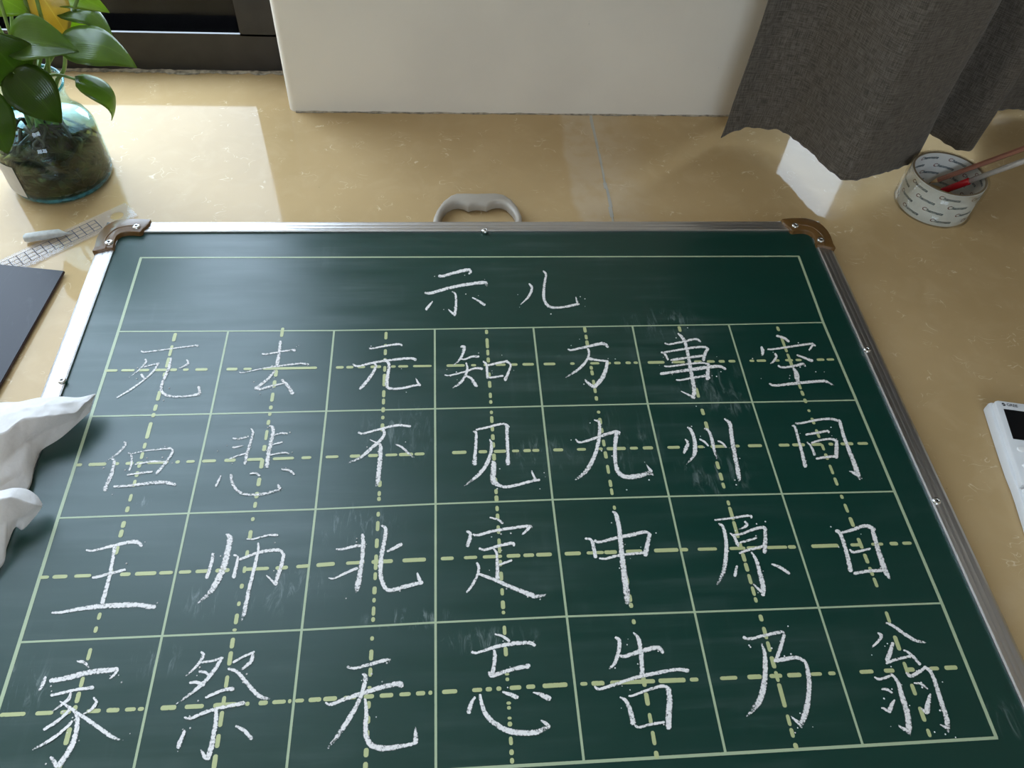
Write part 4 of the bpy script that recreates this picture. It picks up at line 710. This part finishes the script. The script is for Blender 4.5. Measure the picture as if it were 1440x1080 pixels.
for z in (0.0005, 0.0025):
    for t, s_ in ((0.040, 1), (L, 1), (L, -1), (0.040, -1)): p = e0 + rd * t + rn * hw * s_; V.append(Vector((p.x, p.y, z)))
Fc += [tuple(b0 + i for i in f) for f in ((0, 1, 2, 3), (7, 6, 5, 4), (0, 4, 5, 1), (1, 5, 6, 2), (2, 6, 7, 3))]
obj('ruler_blade', V, Fc, M['ruler'], ru)
mb = MB()
def rl(t0, s0, t1, s1, wd=0.00035):
    p, q_ = e0 + rd * t0 + rn * s0, e0 + rd * t1 + rn * s1; d = (q_ - p).normalized(); nn = Vector((-d.y, d.x, 0)) * wd
    mb.add([p + nn + Vector((0, 0, .0026)), p - nn + Vector((0, 0, .0026)), q_ - nn + Vector((0, 0, .0026)), q_ + nn + Vector((0, 0, .0026))], [(0, 1, 2, 3)])
for k in range(0, 27):
    t = 0.045 + k * 0.01; rl(t, -0.010, t, 0.010, 0.00050)
    for j in range(1, 10): rl(t + j * 0.001, 0.0115, t + j * 0.001, 0.0145 if j != 5 else 0.0135, 0.00012)
for s_ in (-0.010, -0.003, 0.004, 0.010): rl(0.045, s_, 0.305, s_, 0.00040)
mb.build('ruler_markings', M['ink'], ru)
# chalk piece: worn wedge
c0, c1 = at(34, 336, 0.006), at(92, 327, 0.006)
dd = c1 - c0; Lc = dd.length; dd.normalize(); cnrm = Vector((-dd.y, dd.x, 0))
V = []; Fc = []
secs = [(0.0, 0.0030, 0.0100, 0.003), (0.003, 0.0055, 0.0115, 0.0028), (0.5 * Lc, 0.0055, 0.0115, 0.0027), (0.86 * Lc, 0.0050, 0.0105, 0.0027), (Lc, 0.0012, 0.0060, 0.0027), (Lc + 0.007, 0.0005, 0.0036, 0.0027)]
for t, hw_, zt, zb in secs:
    for k in range(12):
        a = 2 * math.pi * k / 12; sx_, sz_ = math.cos(a), math.sin(a)
        sx_ = math.copysign(abs(sx_) ** 0.6, sx_); sz_ = math.copysign(abs(sz_) ** 0.6, sz_)
        p = c0 + dd * t + cnrm * hw_ * sx_; V.append((p.x, p.y, (zt + zb) / 2 + (zt - zb) / 2 * sz_))
for i in range(len(secs) - 1):
    for k in range(12): l = (k + 1) % 12; Fc.append((i*12+k, i*12+l, (i+1)*12+l, (i+1)*12+k))
Fc += [tuple(reversed(range(12))), tuple(range((len(secs)-1)*12, len(secs)*12))]
ck = obj('chalk_stick', V, Fc, M['chalkstick'], None, True, origin=Vector((c0.x, c0.y, 0.0027)))
tag(ck, 'short grey-white piece of chalk lying across the clear ruler', 'chalk')
# dark sheet
s1, s2, s3 = at(90, 380.5, 0.006), at(0, 371.5, 0.006), at(0, 540, 0.006)
ex = (s2 - s1).normalized(); 
P = [s1, s1 + (s2 - s1).normalized() * 0.24, s3 + (s3 - s1).normalized() * 0.10 + (s2 - s1).normalized() * 0.23, s3 + (s3 - s1).normalized() * 0.10]
P = [Vector((p.x, p.y, 0)) for p in P]
sh = empty('dark_sheet', P[0]); tag(sh, 'flat dark slate grey sheet lying beside the chalkboard frame', 'sheet')
MB().prism(P, 0.0027, 0.0050).build('sheet_edge', M['sheet_edge'], sh)
ctr = sum(P, Vector()) / 4
MB().prism([ctr + (p - ctr) * 0.9965 for p in P], 0.0049, 0.0060).build('sheet_face', M['sheet'], sh)

# ------------------------------------------------------------------ wipe draped on the frame
def patch(curves, nu=64, sub=12):
    C = []
    for c in curves:
        Pw = [tuple(at(x, y, z)) for x, y, z in c]; sm = catmull(Pw, 16); k = len(sm) - 1
        C.append([Vector(sm[min(k, round(i / nu * k))]) for i in range(nu + 1)])
    G = []
    for i in range(nu + 1): G.append([C[k][i].lerp(C[k + 1][i], j / sub) for k in range(len(C) - 1) for j in range(sub)] + [C[-1][i]])
    V = []; Fc = []; m = len(G[0])
    for i, col_ in enumerate(G):
        for j, p in enumerate(col_):
            e_ = min(1, min(j, m - 1 - j) / 8)
            wv = 0.0075 * (0.35 - abs(mnoise.noise((p.x * 34 + p.y * 14, p.y * 22 - p.x * 10, 1.7)))) + 0.0030 * (0.35 - abs(mnoise.noise((p.x * 20 - p.y * 55, p.y * 40 + p.x * 60, 5.1)))) + 0.0008 * mnoise.noise((p.x * 150, p.y * 130, 3))
            V.append(Vector((p.x, p.y, max(p.z + wv * e_, FT + 0.0008 if p.x > BX0 - 0.004 else 0.0075))))
    for i in range(nu):
        for j in range(m - 1): Fc.append((i*m+j, i*m+j+1, (i+1)*m+j+1, (i+1)*m+j))
    return V, Fc
mb = MB()
mb.add(*patch([[(-60,575,.014),(0,566,.022),(26,565,.027),(56,559,.031),(86,557.6,.034),(111,558.7,.037),(134,553.5,.042)],
               [(-60,590,.045),(0,588,.050),(31,578,.052),(60,572,.052),(86,569,.050),(111,567,.045),(134.6,554.2,.0424)],
               [(-60,625,.060),(0,610,.060),(31,593,.058),(60,589,.056),(86,586,.052),(111,578,.046),(135,555,.0420)],
               [(-60,680,.048),(0,652,.043),(25,634,.040),(48,618,.038),(76,605,.036),(109,590,.035),(133,561,.0385)],
               [(-60,735,.030),(0,712,.028),(39,690,.0245),(49,655,.0245),(58,634,.0250),(88,614,.030),(127,579,.0345)]]))
mb.add(*patch([[(-60,700,.048),(0,690,.048),(20,686,.048),(38,688,.044),(52,697,.039),(60,709,.034)],
               [(-60,720,.060),(0,705,.058),(18,701,.056),(34,705,.050),(48,710,.044),(60,713,.034)],
               [(-60,760,.050),(0,738,.044),(14,733,.042),(28,731,.038),(42,725,.034),(57,717,.0300)],
               [(-60,835,.030),(0,799,.0255),(10,768,.0250),(21,742,.0250),(32,745,.0260),(49,727,.0280)]]))
tw = mb.build('wet_wipe', M['tissue'], None, True, origin=at(0, 640, 0.0))
sd = tw.modifiers.new('cloth', 'SOLIDIFY'); sd.thickness = 0.0006
tag(tw, 'crumpled white wipe draped over the chalkboard frame', 'wipe')

# ------------------------------------------------------------------ text helper
def text_mesh(body, size, shear=0.0, bold=0.0):
    cu = bpy.data.curves.new('txt', 'FONT'); cu.body = body; cu.size = size; cu.shear = shear; cu.align_x = 'CENTER'; cu.align_y = 'CENTER'; cu.offset = bold
    cu.resolution_u = 3
    o = bpy.data.objects.new('txt', cu); COL.objects.link(o); dg = bpy.context.evaluated_depsgraph_get()
    me = o.evaluated_get(dg).to_mesh(); V = [v.co.copy() for v in me.vertices]; Fc = [tuple(p.vertices) for p in me.polygons]
    o.evaluated_get(dg).to_mesh_clear(); bpy.data.objects.remove(o); bpy.data.curves.remove(cu)
    return V, Fc
# ------------------------------------------------------------------ tape roll used as a pen holder
TC = Vector((0.6495, 0.2445, 0)); TR_, TH = 0.0500, 0.052
tr_ = empty('tape_roll', TC); tag(tr_, 'white tape roll printed with small dark words, standing on end holding pens', 'tape roll')
co = MB().lathe([(TR_ - 0.0028, 0.0), (TR_, 0.0), (TR_, TH), (TR_ - 0.0006, TH + 0.0002), (TR_ - 0.0028, TH + 0.0002)], TC, 72, True).build('paper_core', M['core'], tr_); autosmooth(co, 40)
MB().lathe([(TR_ - 0.0030, TH - 0.0006), (TR_ - 0.0004, TH - 0.0006), (TR_ - 0.0004, TH + 0.0006), (TR_ - 0.0030, TH + 0.0006)], TC, 72, True).build('core_edge', M['cardboard'], tr_)
MB().lathe([(TR_ + 0.0004, 0.0), (TR_ + 0.0034, 0.0), (TR_ + 0.0034, TH), (TR_ + 0.0004, TH)], TC, 72, True).build('clear_tape', M['film'], tr_, True)
fv, ff = text_mesh('C', 0.0074, 0.25, 0.00012); rv, rf = text_mesh('hanmate', 0.0066, 0.25, 0.00012)
wl = min(v.x for v in rv); cr = max(v.x for v in fv)
word = [(v.x + 0.002, v.y) for v in rv] + [(v.x - cr + wl + 0.0021, v.y) for v in fv]
wfaces = rf + [tuple(i + len(rv) for i in f) for f in ff]
for inside in (False, True):
    R_ = (TR_ - 0.0032) if inside else (TR_ + 0.0002)
    for row in range(4):
        zc = 0.0075 + row * 0.0122
        for k in range(7):
            a0 = 2 * math.pi * (k + 0.5 * (row % 2)) / 7 + 0.12 * row
            V = []
            for x, y in word:
                s_ = x / R_; a = a0 + (-s_ if inside else s_)
                V.append((TC.x + R_ * math.cos(a), TC.y + R_ * math.sin(a), zc + y))
            o = obj('printed_word', V, wfaces, M['inkblue'], tr_); o.data.materials.append(M['inkred'])
            for p in o.data.polygons[len(rf):]: p.material_index = 1
def pen_axis(pin, pout, zin, zrim):
    a = at(*pin, zin); b = at(*pout, zrim); d = (b - a).normalized(); return a, d
# red and clear ball pen
a, d = pen_axis((1316, 272), (1384, 247), 0.006, TH + 0.0055)
pn = empty('ball_pen', a); tag(pn, 'red and clear ball pen leaning in the tape roll', 'pen')
def along(L): return a + d * L
MB().tube([along(0.0), along(0.004), along(0.010), along(0.046), along(0.0475)], [0.0008, 0.0022, 0.0046, 0.0050, 0.0044], 14).build('pen_cap', M['red'], pn, True)
MB().tube([along(0.047), along(0.165)], [0.0040, 0.0040], 14).build('pen_barrel', M['clear'], pn, True)
MB().tube([along(0.047), along(0.150)], [0.0013, 0.0013], 8).build('ink_tube', M['white'], pn, True)
MB().tube([along(0.165), along(0.172)], [0.0042, 0.0036], 12).build('end_plug', M['red'], pn, True)
a, d = pen_axis((1306, 258), (1374, 233), 0.006, TH + 0.0060)
pc = empty('pencil', a); tag(pc, 'brown hexagonal pencil leaning in the tape roll beside the pen', 'pencil')
MB().tube([along(0.014), along(0.175)], [0.0037, 0.0037], 6).build('pencil_shaft', M['pencil'], pc)
MB().tube([along(0.003), along(0.014)], [0.0011, 0.0037], 10).build('pencil_point', M['wood'], pc, True)
MB().tube([along(0.0), along(0.003)], [0.0003, 0.0011], 8).build('pencil_lead', M['lead'], pc, True)

# ------------------------------------------------------------------ air conditioner remote
R0 = at(1393, 560, 0.018); R1 = at(1432, 685, 0.018)
dn = (R1 - R0); dn.z = 0; dn.normalize(); rt = Vector((-dn.y, dn.x, 0))
if rt.x < 0: rt = -rt
rm = empty('remote_control', Vector((R0.x, R0.y, 0))); tag(rm, 'white air conditioner remote with a black screen beside the chalkboard', 'remote')
def rp_(u, v): p = R0 + rt * u + dn * v; return Vector((p.x, p.y, 0))
W_, LN = 0.060, 0.185
lft = [(0.004, 0.0), (0.0015, 0.0012), (0.0, 0.004), (0.0002, 0.03), (0.0008, 0.07), (0.0016, 0.095), (0.0030, 0.110), (0.0036, 0.125), (0.0036, 0.165), (0.006, 0.176), (0.012, 0.184)]
outl = [rp_(u, v) for u, v in lft] + [rp_(W_ - u, v) for u, v in reversed(lft)]
b_ = MB().prism(outl, 0.001, 0.012, 0.002).build('remote_body', M['white'], rm); autosmooth(b_, 40)
fc_ = MB().prism([rp_(0.0035 + u, v + 0.0015) for u, v in lft[:6]] + [rp_(0.0045, 0.113), rp_(W_ - 0.0045, 0.113)] + [rp_(W_ - 0.0035 - u, v + 0.0015) for u, v in reversed(lft[:6])], 0.0115, 0.0185, 0.0018).build('face_plate', M['white'], rm); autosmooth(fc_, 40)
cv = MB().prism([rp_(0.0065, 0.115), rp_(0.0065, 0.168), rp_(0.015, 0.178), rp_(W_ - 0.015, 0.178), rp_(W_ - 0.0065, 0.168), rp_(W_ - 0.0065, 0.115)], 0.0115, 0.0165, 0.0018).build('sliding_cover', M['white'], rm)
MB().prism([rp_(0.0105, 0.0135), rp_(W_ - 0.0105, 0.0135), rp_(W_ - 0.0105, 0.054), rp_(0.0105, 0.054)], 0.0180, 0.0188, 0.0003).build('screen', M['screen'], rm)
for (u, v) in ((0.0165, 0.067), (0.030, 0.067), (0.0435, 0.067), (0.0165, 0.088), (0.030, 0.088), (0.0435, 0.088)):
    pts = [rp_(u + 0.0055 * math.cos(t), v + 0.0035 * math.sin(t)) for t in [2 * math.pi * k / 18 for k in range(18)]]
    bt = MB().prism(pts, 0.0180, 0.0200, 0.0008).build('button', M['button'], rm); autosmooth(bt, 45)
gv, gf = text_mesh('GREE', 0.0052, 0.0, 0.0001)
mb = MB()
mb.add([rp_(0.0215, 0.0070) + rt * v.x - dn * v.y + Vector((0, 0, 0.0187)) for v in gv], gf)
c = rp_(0.0122, 0.0070)
for k0, k1 in ((0, 8), (9, 17)):                                  # small round emblem in two halves
    rg = [c + (rt * math.cos(2 * math.pi * k / 18 + 0.6) - dn * math.sin(2 * math.pi * k / 18 + 0.6)) * 0.0021 + Vector((0, 0, 0.0187)) for k in range(k0, k1 + 1)]
    mb.add(rg, [tuple(range(len(rg)))])
mb.build('printed_logo', M['printk'], rm)
for o_ in bpy.data.objects:
    if 'base' in o_: del o_['base']
